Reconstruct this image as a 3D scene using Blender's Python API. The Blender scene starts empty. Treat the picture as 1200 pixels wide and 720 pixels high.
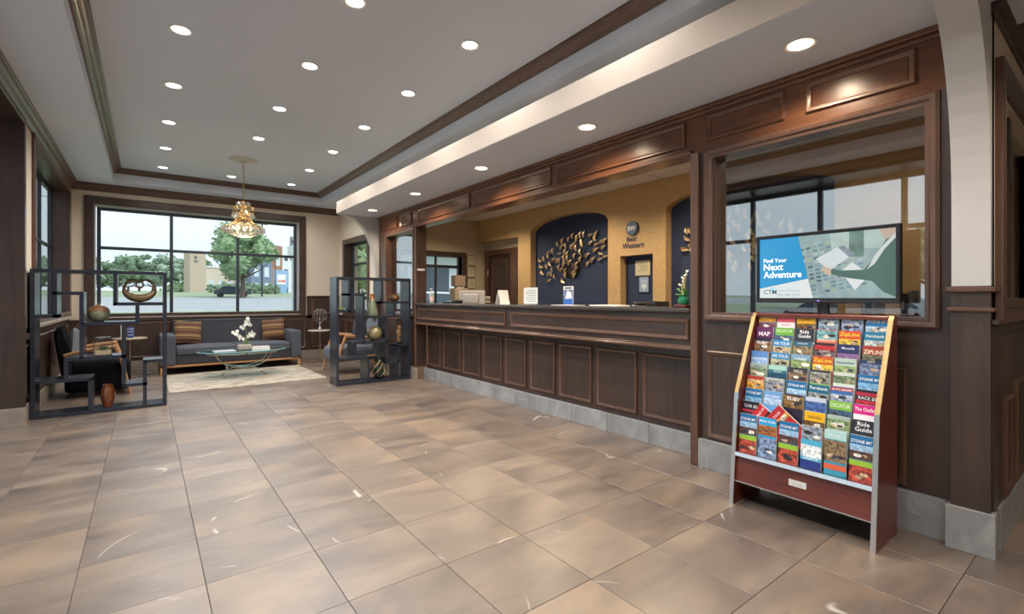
import bpy, bmesh, math, random
from mathutils import Vector, Matrix
R_ = random.Random(7)
PI = math.pi
C = bpy.context.scene.collection
SC = bpy.context.scene

# ------------------------------------------------------------------ camera, world, exposure
CAMH = 1.2
cam_d = bpy.data.cameras.new('camera'); cam = bpy.data.objects.new('camera', cam_d); C.objects.link(cam)
cam_d.sensor_fit = 'HORIZONTAL'; cam_d.sensor_width = 36.0
cam_d.lens = 36.0*562/1200
cam_d.shift_y = -(360-349.5)/1200.0      # horizon sits at pixel row 349.5
cam_d.clip_end = 1000; cam_d.clip_start = 0.05
cam.location = (0, 0, CAMH)
cam.rotation_euler = (math.radians(90), 0, -math.atan((600-171)/562.0))
SC.camera = cam
SC.view_settings.view_transform = 'Standard'; SC.view_settings.look = 'None'
SC.view_settings.gamma = 1.0; SC.view_settings.use_curve_mapping = False
SC.view_settings.exposure = 0.0

w = bpy.data.worlds.new('overcast_sky'); SC.world = w; w.use_nodes = True
nt = w.node_tree; nt.nodes.clear()
o = nt.nodes.new('ShaderNodeOutputWorld'); bg = nt.nodes.new('ShaderNodeBackground')
tc = nt.nodes.new('ShaderNodeTexCoord'); mp = nt.nodes.new('ShaderNodeMapping'); mp.inputs['Scale'].default_value = (1, 1, 3)
nz = nt.nodes.new('ShaderNodeTexNoise'); nz.inputs['Scale'].default_value = 2.2; nz.inputs['Detail'].default_value = 6
cr = nt.nodes.new('ShaderNodeValToRGB')
cr.color_ramp.elements[0].position = 0.35; cr.color_ramp.elements[0].color = (0.62, 0.72, 0.82, 1)
cr.color_ramp.elements[1].position = 0.65; cr.color_ramp.elements[1].color = (0.76, 0.82, 0.88, 1)
nt.links.new(tc.outputs['Generated'], mp.inputs['Vector']); nt.links.new(mp.outputs[0], nz.inputs['Vector'])
nt.links.new(nz.outputs['Fac'], cr.inputs['Fac']); nt.links.new(cr.outputs[0], bg.inputs['Color'])
bg.inputs['Strength'].default_value = 1.7
nt.links.new(bg.outputs[0], o.inputs['Surface'])

sun_d = bpy.data.lights.new('sun', 'SUN'); sun_d.energy = 2.6; sun_d.angle = math.radians(25); sun_d.color = (1.0, 0.97, 0.92)
sun = bpy.data.objects.new('sun', sun_d); C.objects.link(sun); sun.rotation_euler = (math.radians(38), 0, math.radians(28))      # soft sun added high behind the building to brighten the outside
TRAY_W, SOFF_W, OFF_W = 70.0, 56.0, 130.0     # lamp powers (tray lamps, soffit lamps, office lamps)

# ------------------------------------------------------------------ mesh builder
def S(h):
    h = h.lstrip('#'); r = []
    for i in (0, 2, 4):
        c = int(h[i:i+2], 16)/255.0
        r.append(c/12.92 if c <= 0.04045 else ((c+0.055)/1.055)**2.4)
    return tuple(r)

class M:
    def __init__(s): s.v = []; s.f = []; s.mi = []; s.c = []; s.m = 0; s.col = (1, 1, 1, 1)
    def add(s, vs, fs):
        n = len(s.v); s.v += [tuple(p) for p in vs]
        for f in fs: s.f.append([n+i for i in f]); s.mi.append(s.m); s.c.append(s.col)
        return s
    def box(s, x0, x1, y0, y1, z0, z1, b=0.0, mat=None):
        a, c = (min(x0, x1), min(y0, y1), min(z0, z1)), (max(x0, x1), max(y0, y1), max(z0, z1))
        b = min(b, *(0.45*(c[i]-a[i]) for i in range(3)))
        if b <= 0:
            vs = [(X, Y, Z) for X in (a[0], c[0]) for Y in (a[1], c[1]) for Z in (a[2], c[2])]
            fs = [(0, 1, 3, 2), (4, 6, 7, 5), (0, 4, 5, 1), (2, 3, 7, 6), (0, 2, 6, 4), (1, 5, 7, 3)]
        else:
            vs = []; idx = {}
            for sx in (0, 1):
                for sy in (0, 1):
                    for sz in (0, 1):
                        k = (sx, sy, sz)
                        for ax in range(3):
                            p = [a[i] if k[i] == 0 else c[i] for i in range(3)]
                            for i in range(3):
                                if i != ax: p[i] += b if k[i] == 0 else -b
                            idx[k, ax] = len(vs); vs.append(tuple(p))
            fs = []
            for ax in range(3):
                o1, o2 = [i for i in range(3) if i != ax]
                for sd in (0, 1):
                    q = []
                    for (u, v) in ((0, 0), (1, 0), (1, 1), (0, 1)):
                        k = [0]*3; k[ax] = sd; k[o1] = u; k[o2] = v; q.append(idx[tuple(k), ax])
                    fs.append(q)
                for u in (0, 1):
                    for v in (0, 1):
                        k0 = [0]*3; k0[o1] = u; k0[o2] = v; k1 = list(k0); k1[ax] = 1
                        k0, k1 = tuple(k0), tuple(k1)
                        fs.append([idx[k0, o1], idx[k1, o1], idx[k1, o2], idx[k0, o2]])
            for sx in (0, 1):
                for sy in (0, 1):
                    for sz in (0, 1): fs.append([idx[(sx, sy, sz), i] for i in range(3)])
        if mat is not None: vs = [tuple(mat @ Vector(p)) for p in vs]
        return s.add(vs, fs)
    def lathe(s, prof, c=(0, 0, 0), n=20, mat=None):
        vs = []; fs = []
        for (r, z) in prof:
            for k in range(n):
                t = 2*PI*k/n; vs.append((c[0]+r*math.cos(t), c[1]+r*math.sin(t), c[2]+z))
        for i in range(len(prof)-1):
            for k in range(n):
                fs.append((i*n+k, i*n+(k+1) % n, (i+1)*n+(k+1) % n, (i+1)*n+k))
        fs.append([k for k in range(n)][::-1]); fs.append([(len(prof)-1)*n+k for k in range(n)])
        if mat is not None: vs = [tuple(mat @ Vector(p)) for p in vs]
        return s.add(vs, fs)
    def tube(s, pts, r, n=8, closed=False, flat=1.0):
        pts = [Vector(p) for p in pts]; L = len(pts); vs = []; fs = []
        up = Vector((0, 0, 1)); prev = None
        for i, p in enumerate(pts):
            if closed: d = pts[(i+1) % L]-pts[i-1]
            else: d = pts[min(i+1, L-1)]-pts[max(i-1, 0)]
            d.normalize()
            if prev is None:
                a = up.cross(d)
                if a.length < 0.05: a = Vector((1, 0, 0)).cross(d)
            else: a = prev-d*prev.dot(d)
            a.normalize(); prev = a; b = d.cross(a)
            rr = r[i] if isinstance(r, (list, tuple)) else r
            for k in range(n):
                t = 2*PI*k/n; vs.append(p+a*(rr*math.cos(t))+b*(rr*flat*math.sin(t)))
        for i in range(L if closed else L-1):
            j = (i+1) % L
            for k in range(n): fs.append((i*n+k, i*n+(k+1) % n, j*n+(k+1) % n, j*n+k))
        if not closed: fs.append(list(range(n))[::-1]); fs.append([(L-1)*n+k for k in range(n)])
        return s.add(vs, fs)
    def ball(s, c, r, n=10, sc=(1, 1, 1), m=None):
        m = m or max(4, n//2); vs = [(c[0], c[1], c[2]-r*sc[2])]; fs = []
        for i in range(1, m):
            a = -PI/2+PI*i/m
            for k in range(n):
                t = 2*PI*k/n
                vs.append((c[0]+r*sc[0]*math.cos(a)*math.cos(t), c[1]+r*sc[1]*math.cos(a)*math.sin(t), c[2]+r*sc[2]*math.sin(a)))
        vs.append((c[0], c[1], c[2]+r*sc[2])); T = len(vs)-1
        for k in range(n):
            fs.append((0, 1+(k+1) % n, 1+k)); fs.append((T, 1+(m-2)*n+k, 1+(m-2)*n+(k+1) % n))
            for i in range(m-2): fs.append((1+i*n+k, 1+i*n+(k+1) % n, 1+(i+1)*n+(k+1) % n, 1+(i+1)*n+k))
        return s.add(vs, fs)
    def prism(s, poly, ax, a, b):      # polygon in the two other axes, extruded along ax
        vs = []
        for t in (a, b):
            for (u, v) in poly:
                p = [0, 0, 0]; o_ = [i for i in range(3) if i != ax]; p[ax] = t; p[o_[0]] = u; p[o_[1]] = v; vs.append(tuple(p))
        n = len(poly)
        return s.add(vs, [list(range(n))[::-1], [n+i for i in range(n)]]+[(i, (i+1) % n, n+(i+1) % n, n+i) for i in range(n)])
    def frame(s, O, U, V, N, u0, u1, v0, v1, prof):    # mitred moulding round a rectangle; prof = (inset, height)
        O, U, V, N = map(Vector, (O, U, V, N)); vs = []; n = len(prof)
        for (cu, cv, su, sv) in ((u0, v0, 1, 1), (u1, v0, -1, 1), (u1, v1, -1, -1), (u0, v1, 1, -1)):
            for (t, h) in prof: vs.append(O+U*(cu+su*t)+V*(cv+sv*t)+N*h)
        fs = []
        for c in range(4):
            d = (c+1) % 4
            for i in range(n):
                j = (i+1) % n; fs.append((c*n+i, c*n+j, d*n+j, d*n+i))
        return s.add(vs, fs)
    def quad(s, *p): return s.add(p, [list(range(len(p)))])
    def build(s, name, mat, parent=None, smooth=0, loc=None, **kw):
        me = bpy.data.meshes.new(name); me.from_pydata(s.v, [], s.f)
        ms = mat if isinstance(mat, (list, tuple)) else [mat]
        for m in ms: me.materials.append(m)
        if len(ms) > 1: me.polygons.foreach_set('material_index', s.mi)
        if any(c != (1, 1, 1, 1) for c in s.c):
            ca = me.color_attributes.new('Col', 'FLOAT_COLOR', 'CORNER'); d = []
            for p in me.polygons: d += list(s.c[p.index])*p.loop_total
            ca.data.foreach_set('color', d)
        bm = bmesh.new(); bm.from_mesh(me); bmesh.ops.recalc_face_normals(bm, faces=bm.faces)
        bm.to_mesh(me); bm.free()
        if smooth:
            me.polygons.foreach_set('use_smooth', [True]*len(me.polygons)); me.set_sharp_from_angle(angle=math.radians(smooth))
        ob = bpy.data.objects.new(name, me); C.objects.link(ob)
        if parent: ob.parent = parent
        if loc: ob.location = loc
        for k, v in kw.items(): ob[k] = v
        return ob

def thing(name, label, cat, loc=(0, 0, 0), rz=0, group=None):
    o = bpy.data.objects.new(name, None); C.objects.link(o); o.empty_display_size = 0.1
    o.location = loc; o.rotation_euler = (0, 0, rz); o['label'] = label; o['category'] = cat
    if group: o['group'] = group
    return o
def struct(name, loc=(0, 0, 0)):
    o = bpy.data.objects.new(name, None); C.objects.link(o); o.location = loc; o['kind'] = 'structure'; o.empty_display_size = 0.1
    return o
def copy_tree(o, parent=None):
    c = o.copy(); C.objects.link(c)
    if parent: c.parent = parent
    for ch in o.children: copy_tree(ch, c)
    return c
def relabel(o, label, group=None):
    o['label'] = label
    if group: o['group'] = group
    return o

_txt = {}
def text_geo(t, size=1.0, align='LEFT', bold=0.0):      # outlines of the built-in font as flat polygons
    k = (t, bold)
    if k not in _txt:
        cu = bpy.data.curves.new('t', 'FONT'); cu.body = t; cu.size = 1.0; cu.resolution_u = 2; cu.offset = bold
        ob = bpy.data.objects.new('t', cu); C.objects.link(ob)
        dg = bpy.context.evaluated_depsgraph_get(); me = bpy.data.meshes.new_from_object(ob.evaluated_get(dg))
        _txt[k] = ([tuple(v.co) for v in me.vertices], [list(p.vertices) for p in me.polygons])
        bpy.data.objects.remove(ob); bpy.data.curves.remove(cu); bpy.data.meshes.remove(me)
    vs, fs = _txt[k]
    if not vs: return [], [], 0
    x0 = min(v[0] for v in vs); x1 = max(v[0] for v in vs)
    dx = {'LEFT': -x0, 'CENTER': -(x0+x1)/2, 'RIGHT': -x1}[align]
    return [((v[0]+dx)*size, v[1]*size) for v in vs], fs, (x1-x0)*size
def put_text(m, t, O, U, V, size, align='CENTER', bold=0.0, fit=None):
    vs, fs, wd = text_geo(t, size, align, bold); O, U, V = Vector(O), Vector(U), Vector(V)
    k = 1.0
    if fit and wd > fit: k = fit/wd
    m.add([O+U*(x*k)+V*y for (x, y) in vs], fs)

# ------------------------------------------------------------------ materials
def mat_base(name):
    m = bpy.data.materials.new(name); m.use_nodes = True; n = m.node_tree
    return m, n, n.nodes['Principled BSDF']
def nd(n, t, **kw):
    x = n.nodes.new(t)
    for k, v in kw.items(): setattr(x, k, v)
    return x
def plain(name, col, rough=0.5, metal=0.0, noise=0.0, nscale=20, bump=0.0, emit=0.0, spec=0.5, trans=0.0, coat=0.0, alpha=None):
    m, n, b = mat_base(name)
    b.inputs['Base Color'].default_value = (*col, 1); b.inputs['Roughness'].default_value = rough
    b.inputs['Metallic'].default_value = metal; b.inputs['Specular IOR Level'].default_value = spec
    b.inputs['Transmission Weight'].default_value = trans; b.inputs['Coat Weight'].default_value = coat
    if emit: b.inputs['Emission Color'].default_value = (*col, 1); b.inputs['Emission Strength'].default_value = emit
    t = nd(n, 'ShaderNodeTexCoord'); z = nd(n, 'ShaderNodeTexNoise'); z.inputs['Scale'].default_value = nscale; z.inputs['Detail'].default_value = 4
    n.links.new(t.outputs['Object'], z.inputs['Vector'])
    mx = nd(n, 'ShaderNodeMix', data_type='RGBA'); k = noise or 0.04
    mx.inputs['A'].default_value = (*[c*(1-k) for c in col], 1); mx.inputs['B'].default_value = (*[min(1, c*(1+k)) for c in col], 1)
    n.links.new(z.outputs['Fac'], mx.inputs['Factor']); n.links.new(mx.outputs['Result'], b.inputs['Base Color'])
    if bump:
        bp = nd(n, 'ShaderNodeBump'); bp.inputs['Strength'].default_value = bump; bp.inputs['Distance'].default_value = 0.002
        n.links.new(z.outputs['Fac'], bp.inputs['Height']); n.links.new(bp.outputs[0], b.inputs['Normal'])
    return m
def wood(name, c0, c1, rough=0.35, axis=2, coat=0.3, scale=1.0, emit=0):
    m, n, b = mat_base(name)
    t = nd(n, 'ShaderNodeTexCoord'); mp = nd(n, 'ShaderNodeMapping'); sc = [26*scale]*3; sc[axis] = 1.6*scale
    mp.inputs['Scale'].default_value = sc
    oi = nd(n, 'ShaderNodeObjectInfo'); ad = nd(n, 'ShaderNodeVectorMath', operation='MULTIPLY_ADD')
    ad.inputs[1].default_value = (1, 1, 1)
    cb = nd(n, 'ShaderNodeCombineXYZ'); ml = nd(n, 'ShaderNodeMath', operation='MULTIPLY'); ml.inputs[1].default_value = 37.0
    n.links.new(oi.outputs['Random'], ml.inputs[0])
    for i in range(3): n.links.new(ml.outputs[0], cb.inputs[i])
    n.links.new(t.outputs['Object'], mp.inputs['Vector']); n.links.new(mp.outputs[0], ad.inputs[0]); n.links.new(cb.outputs[0], ad.inputs[2])
    z = nd(n, 'ShaderNodeTexNoise'); z.inputs['Scale'].default_value = 1.0; z.inputs['Detail'].default_value = 8; z.inputs['Roughness'].default_value = 0.65; z.inputs['Distortion'].default_value = 0.6
    n.links.new(ad.outputs[0], z.inputs['Vector'])
    z2 = nd(n, 'ShaderNodeTexNoise'); z2.inputs['Scale'].default_value = 2.5; z2.inputs['Detail'].default_value = 3
    n.links.new(t.outputs['Object'], z2.inputs['Vector'])
    mm = nd(n, 'ShaderNodeMath', operation='MULTIPLY_ADD'); mm.inputs[1].default_value = 0.45
    n.links.new(z2.outputs['Fac'], mm.inputs[0])
    m3 = nd(n, 'ShaderNodeMath', operation='MULTIPLY_ADD'); m3.inputs[1].default_value = 0.8; m3.inputs[2].default_value = -0.12
    n.links.new(z.outputs['Fac'], m3.inputs[0]); n.links.new(m3.outputs[0], mm.inputs[2])
    r = nd(n, 'ShaderNodeValToRGB'); r.color_ramp.elements[0].position = 0.3; r.color_ramp.elements[0].color = (*c0, 1)
    r.color_ramp.elements[1].position = 0.75; r.color_ramp.elements[1].color = (*c1, 1)
    n.links.new(mm.outputs[0], r.inputs['Fac']); n.links.new(r.outputs[0], b.inputs['Base Color'])
    b.inputs['Roughness'].default_value = rough; b.inputs['Coat Weight'].default_value = coat; b.inputs['Coat Roughness'].default_value = 0.25
    return m
def glass(name, tint=(0.93, 0.96, 0.96), refl=0.5, base=0.04):
    m, n, b = mat_base(name); n.nodes.remove(b); out = n.nodes['Material Output']
    tr = nd(n, 'ShaderNodeBsdfTransparent'); tr.inputs[0].default_value = (*tint, 1)
    gl = nd(n, 'ShaderNodeBsdfGlossy'); gl.inputs['Roughness'].default_value = 0.0
    lw = nd(n, 'ShaderNodeLayerWeight'); lw.inputs['Blend'].default_value = 0.5
    pw = nd(n, 'ShaderNodeMath', operation='POWER'); pw.inputs[1].default_value = 4.0
    ma = nd(n, 'ShaderNodeMath', operation='MULTIPLY_ADD'); ma.inputs[1].default_value = refl; ma.inputs[2].default_value = base
    n.links.new(lw.outputs['Facing'], pw.inputs[0]); n.links.new(pw.outputs[0], ma.inputs[0])
    mx = nd(n, 'ShaderNodeMixShader'); n.links.new(ma.outputs[0], mx.inputs[0]); n.links.new(tr.outputs[0], mx.inputs[1]); n.links.new(gl.outputs[0], mx.inputs[2])
    n.links.new(mx.outputs[0], out.inputs['Surface'])
    return m
def stone(name, base, dark, light, rough=0.3, scale=1.0, vein=0.5, bump=0.15, warm=0.0):
    """slate-like porcelain: cloudy tones, a tone of its own per tile, thin pale veins"""
    m, n, b = mat_base(name)
    t = nd(n, 'ShaderNodeTexCoord'); oi = nd(n, 'ShaderNodeObjectInfo')
    cb = nd(n, 'ShaderNodeCombineXYZ'); ml = nd(n, 'ShaderNodeMath', operation='MULTIPLY'); ml.inputs[1].default_value = 91.0
    n.links.new(oi.outputs['Random'], ml.inputs[0])
    for i in range(3): n.links.new(ml.outputs[0], cb.inputs[i])
    ad = nd(n, 'ShaderNodeVectorMath', operation='ADD'); n.links.new(t.outputs['Object'], ad.inputs[0]); n.links.new(cb.outputs[0], ad.inputs[1])
    mp = nd(n, 'ShaderNodeMapping'); mp.inputs['Rotation'].default_value = (0, 0, 0.5); mp.inputs['Scale'].default_value = (scale*0.75, scale*2.0, scale*1.5)
    n.links.new(ad.outputs[0], mp.inputs['Vector'])
    z = nd(n, 'ShaderNodeTexNoise'); z.inputs['Scale'].default_value = 1.9; z.inputs['Detail'].default_value = 8; z.inputs['Roughness'].default_value = 0.60; z.inputs['Distortion'].default_value = 0.55
    n.links.new(mp.outputs[0], z.inputs['Vector'])
    r = nd(n, 'ShaderNodeValToRGB'); e = r.color_ramp.elements
    e[0].position = 0.28; e[0].color = (*dark, 1); e[1].position = 0.74; e[1].color = (*light, 1)
    k = e.new(0.5); k.color = (*base, 1)
    sh = nd(n, 'ShaderNodeMath', operation='MULTIPLY_ADD'); sh.inputs[1].default_value = 0.13; sh.inputs[2].default_value = -0.065
    n.links.new(oi.outputs['Random'], sh.inputs[0])
    s2 = nd(n, 'ShaderNodeMath', operation='ADD'); n.links.new(z.outputs['Fac'], s2.inputs[0]); n.links.new(sh.outputs[0], s2.inputs[1])
    n.links.new(s2.outputs[0], r.inputs['Fac'])
    # veins: thin contour of another noise, broken up by a mask
    v = nd(n, 'ShaderNodeTexNoise'); v.inputs['Scale'].default_value = 1.1*scale; v.inputs['Detail'].default_value = 1.0; v.inputs['Distortion'].default_value = 0.4
    n.links.new(ad.outputs[0], v.inputs['Vector'])
    a1 = nd(n, 'ShaderNodeMath', operation='SUBTRACT'); a1.inputs[1].default_value = 0.5; n.links.new(v.outputs['Fac'], a1.inputs[0])
    a2 = nd(n, 'ShaderNodeMath', operation='ABSOLUTE'); n.links.new(a1.outputs[0], a2.inputs[0])
    a3 = nd(n, 'ShaderNodeMapRange'); a3.inputs['From Min'].default_value = 0.0; a3.inputs['From Max'].default_value = 0.004
    a3.inputs['To Min'].default_value = 1; a3.inputs['To Max'].default_value = 0; n.links.new(a2.outputs[0], a3.inputs['Value'])
    mk = nd(n, 'ShaderNodeTexNoise'); mk.inputs['Scale'].default_value = 4.2*scale; n.links.new(ad.outputs[0], mk.inputs['Vector'])
    mr = nd(n, 'ShaderNodeMapRange'); mr.inputs['From Min'].default_value = 0.56; mr.inputs['From Max'].default_value = 0.64; n.links.new(mk.outputs['Fac'], mr.inputs['Value'])
    vm = nd(n, 'ShaderNodeMath', operation='MULTIPLY'); n.links.new(a3.outputs[0], vm.inputs[0]); n.links.new(mr.outputs[0], vm.inputs[1])
    vk = nd(n, 'ShaderNodeMath', operation='MULTIPLY'); vk.inputs[1].default_value = vein; n.links.new(vm.outputs[0], vk.inputs[0])
    mx = nd(n, 'ShaderNodeMix', data_type='RGBA'); mx.inputs['B'].default_value = (0.72, 0.66, 0.58, 1)
    g = nd(n, 'ShaderNodeTexNoise'); g.inputs['Scale'].default_value = 1.3*scale; g.inputs['Detail'].default_value = 5; g.inputs['Distortion'].default_value = 0.8; n.links.new(ad.outputs[0], g.inputs['Vector'])
    gr = nd(n, 'ShaderNodeMapRange'); gr.inputs['From Min'].default_value = 0.54; gr.inputs['From Max'].default_value = 0.68; gr.inputs['To Max'].default_value = warm; n.links.new(g.outputs['Fac'], gr.inputs['Value'])
    gm = nd(n, 'ShaderNodeMix', data_type='RGBA'); gm.inputs['B'].default_value = (light[0]*1.25, light[1]*1.12, light[2]*0.92, 1); n.links.new(gr.outputs[0], gm.inputs['Factor']); n.links.new(r.outputs[0], gm.inputs['A'])
    n.links.new(vk.outputs[0], mx.inputs['Factor']); n.links.new(gm.outputs['Result'], mx.inputs['A'])
    n.links.new(mx.outputs['Result'], b.inputs['Base Color'])
    rr = nd(n, 'ShaderNodeMapRange'); rr.inputs['To Min'].default_value = rough-0.06; rr.inputs['To Max'].default_value = rough+0.10
    n.links.new(z.outputs['Fac'], rr.inputs['Value']); n.links.new(rr.outputs[0], b.inputs['Roughness']); b.inputs['Specular IOR Level'].default_value = 0.85
    bp = nd(n, 'ShaderNodeBump'); bp.inputs['Strength'].default_value = bump; bp.inputs['Distance'].default_value = 0.003
    n.links.new(z.outputs['Fac'], bp.inputs['Height']); n.links.new(bp.outputs[0], b.inputs['Normal'])
    return m
def printed(name, emit=0.0, rough=0.35):
    """flat print: colour attribute 'Col'; its alpha says how photographic (mottled) the patch is"""
    m, n, b = mat_base(name)
    a = nd(n, 'ShaderNodeVertexColor', layer_name='Col'); t = nd(n, 'ShaderNodeTexCoord')
    z = nd(n, 'ShaderNodeTexNoise'); z.inputs['Scale'].default_value = 55 if not emit else 14; z.inputs['Detail'].default_value = 5
    n.links.new(t.outputs['Object'], z.inputs['Vector'])
    r = nd(n, 'ShaderNodeValToRGB'); r.color_ramp.elements[0].position = 0.38; r.color_ramp.elements[0].color = (0.25, 0.25, 0.28, 1)
    r.color_ramp.elements[1].position = 0.62; r.color_ramp.elements[1].color = (1.7, 1.65, 1.6, 1)
    n.links.new(z.outputs['Fac'], r.inputs['Fac'])
    mu = nd(n, 'ShaderNodeMix', data_type='RGBA', blend_type='MULTIPLY'); iv = nd(n, 'ShaderNodeMath', operation='SUBTRACT'); iv.inputs[0].default_value = 1.0
    n.links.new(a.outputs['Alpha'], iv.inputs[1]); n.links.new(iv.outputs[0], mu.inputs['Factor'])
    n.links.new(a.outputs['Color'], mu.inputs['A']); n.links.new(r.outputs[0], mu.inputs['B'])
    if emit:
        b.inputs['Base Color'].default_value = (0.02, 0.02, 0.02, 1)
        n.links.new(mu.outputs['Result'], b.inputs['Emission Color']); b.inputs['Emission Strength'].default_value = emit
    else: n.links.new(mu.outputs['Result'], b.inputs['Base Color'])
    b.inputs['Roughness'].default_value = rough
    return m

W_D = wood('dark_wood', (0.030, 0.018, 0.015), (0.078, 0.043, 0.033))
W_H = wood('dark_wood_long', (0.030, 0.018, 0.015), (0.078, 0.043, 0.033), axis=1)
W_X = wood('dark_wood_cross', (0.030, 0.018, 0.015), (0.078, 0.043, 0.033), axis=0)
W_R = wood('header_wood_lamplit', (0.085, 0.033, 0.016), (0.21, 0.085, 0.040), axis=1, rough=0.3)  # same dark wood, with warm lamplight put into a lighter, oranger colour
W_M = wood('moulding_wood', (0.075, 0.036, 0.024), (0.15, 0.078, 0.050), rough=0.3)
W_OAK = wood('oak', (0.36, 0.17, 0.07), (0.58, 0.32, 0.15), coat=0.1)
W_OAKX = wood('oak_long', (0.36, 0.17, 0.07), (0.58, 0.32, 0.15), axis=0, coat=0.1)
W_RED = wood('mahogany', (0.105, 0.018, 0.012), (0.20, 0.045, 0.030), rough=0.35)
W_REDH = wood('mahogany_long', (0.105, 0.018, 0.012), (0.20, 0.045, 0.030), rough=0.35, axis=1)
FLOOR = stone('floor_porcelain', (0.170, 0.131, 0.106), (0.100, 0.077, 0.065), (0.275, 0.208, 0.156), rough=0.33, vein=0.75, warm=0.42)
GSTONE = stone('grey_skirting_stone', (0.30, 0.30, 0.30), (0.21, 0.215, 0.22), (0.40, 0.40, 0.39), rough=0.4, scale=1.6, vein=0.5)
TSTONE = stone('tan_skirting_stone', (0.30, 0.25, 0.20), (0.20, 0.165, 0.13), (0.40, 0.33, 0.26), rough=0.4, scale=1.6, vein=0.4)
GRANITE = plain('dark_granite', (0.055, 0.05, 0.047), 0.18, noise=0.75, nscale=140, coat=0.4)
SILLST = plain('sill_stone', (0.42, 0.36, 0.30), 0.25, noise=0.35, nscale=30)
GROUT = plain('grout', (0.10, 0.085, 0.075), 0.9)
CEIL = plain('ceiling_paint', (0.66, 0.705, 0.79), 0.9, noise=0.02, nscale=3)
CREAM = plain('cream_paint', (0.66, 0.57, 0.46), 0.85, noise=0.03, nscale=3)
WHITEP = plain('white_plaster', (0.56, 0.55, 0.55), 0.85, noise=0.03, nscale=6)
BEIGE = plain('office_paint', (0.55, 0.47, 0.34), 0.85)
GOLD_WP = plain('gold_wallpaper', (0.62, 0.42, 0.20), 0.6, noise=0.28, nscale=38, bump=0.3)
NAVY = plain('navy_paint', (0.030, 0.048, 0.105), 0.75, noise=0.06, nscale=50)
TILEC = plain('office_ceiling_tile', (0.80, 0.78, 0.75), 0.9, noise=0.05, nscale=120)
TGRID = plain('ceiling_grid', (0.5, 0.49, 0.47), 0.5)
ALU = plain('charcoal_aluminium', (0.035, 0.042, 0.055), 0.4, metal=0.3)
GLS = glass('window_glass', base=0.025)
GLS_R = glass('reception_glass', tint=(0.72, 0.74, 0.74), refl=0.5, base=0.36)
GLS_T = glass('table_glass', tint=(0.50, 0.74, 0.78), refl=0.8, base=0.30)
GLS_J = glass('jar_glass', tint=(0.93, 0.97, 0.98), refl=0.9, base=0.13)
BLKM = plain('shelf_shaded', (0.022, 0.026, 0.036), 0.35)  # unused copy of the shelf finish with shade put into the colour
SLATE = plain('shelf_lit', (0.075, 0.095, 0.135), 0.35, noise=0.08, nscale=6)  # unused copy of the shelf finish with window light put into the colour
SOFFC = plain('soffit_cream_dimmed', (0.50, 0.43, 0.36), 0.85, noise=0.03, nscale=3)  # wall cream made darker in colour to offset the tray lamps
BRASS = plain('brass', (0.75, 0.50, 0.20), 0.25, metal=1.0)
GOLDL = plain('antique_gold', (0.66, 0.50, 0.28), 0.38, metal=0.55, noise=0.3, nscale=60)
CHROME = plain('brushed_chrome', (0.70, 0.70, 0.70), 0.25, metal=1.0, noise=0.1, nscale=30)
NICKEL = plain('champagne_nickel', (0.62, 0.55, 0.46), 0.28, metal=1.0)
LENS = plain('lamp_lens', (1.0, 0.93, 0.82), 0.5, emit=9.0)
LENSW = plain('lamp_lens_warm', (1.0, 0.80, 0.55), 0.5, emit=8.0)
TRIMW = plain('lamp_trim', (0.75, 0.73, 0.70), 0.5)
BLACK = plain('black_plastic', (0.012, 0.013, 0.015), 0.3)
DGREY = plain('dark_grey_plastic', (0.05, 0.05, 0.055), 0.45)
PAPER = plain('paper', (0.80, 0.79, 0.76), 0.7)
PRINT = printed('printed_card')
SCREEN = printed('screen_image', emit=0.85, rough=0.12)
FAB_D = plain('charcoal_fabric', (0.040, 0.039, 0.049), 0.95, noise=0.25, nscale=160, bump=0.3)
FAB_B = plain('slate_blue_fabric', (0.115, 0.13, 0.16), 0.95, noise=0.2, nscale=160, bump=0.3)
FAB_K = plain('black_fabric', (0.007, 0.007, 0.010), 0.95, noise=0.2, nscale=120, spec=0.1)
FAB_G = plain('grey_cushion_fabric', (0.16, 0.165, 0.18), 0.95, noise=0.2, nscale=140)

# ================================================================== STRUCTURE
XW, XL, YB = 3.16, -0.93, 10.0      # reception wall, left wall, back wall
PROF = [(0, 0), (0, 0.012), (0.006, 0.018), (0.014, 0.016), (0.022, 0.008), (0.030, 0.007), (0.034, 0)]
PROFB = [(0, 0), (0, 0.022), (0.012, 0.032), (0.028, 0.028), (0.040, 0.014), (0.056, 0.012), (0.062, 0)]
def px_panel(par, x, y0, y1, z0, z1, nx=-1, mat=None, mm=None):      # raised frame and panel on a plane x = const
    m = M(); m.frame((x, 0, 0), (0, 1, 0), (0, 0, 1), (nx, 0, 0), y0, y1, z0, z1, PROF); m.build('panel_moulding', mm or W_M, par, 40)
    m = M(); m.box(x, x+nx*0.004, y0+0.034, y1-0.034, z0+0.034, z1-0.034); m.build('panel', mat or W_D, par)
def py_panel(par, y, x0, x1, z0, z1, ny=-1, mat=None):
    m = M(); m.frame((0, y, 0), (1, 0, 0), (0, 0, 1), (0, ny, 0), x0, x1, z0, z1, PROF); m.build('panel_moulding', W_M, par, 40)
    m = M(); m.box(x0+0.034, x1-0.034, y, y+ny*0.004, z0+0.034, z1-0.034); m.build('panel', mat or W_D, par)
def stones(par, axis, c0, c1, a, b, z1, mat, L=0.47, name='skirting_tile'):      # a row of skirting stones; c0..c1 thickness, a..b run
    n = max(1, round((b-a)/L)); st = (b-a)/n
    for i in range(n):
        m = M(); p, q = a+i*st+0.0012, a+(i+1)*st-0.0012
        if axis == 'y': m.box(c0, c1, p, q, 0, z1, 0.002)
        else: m.box(p, q, c0, c1, 0, z1, 0.002)
        m.build(name, mat, par)

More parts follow.
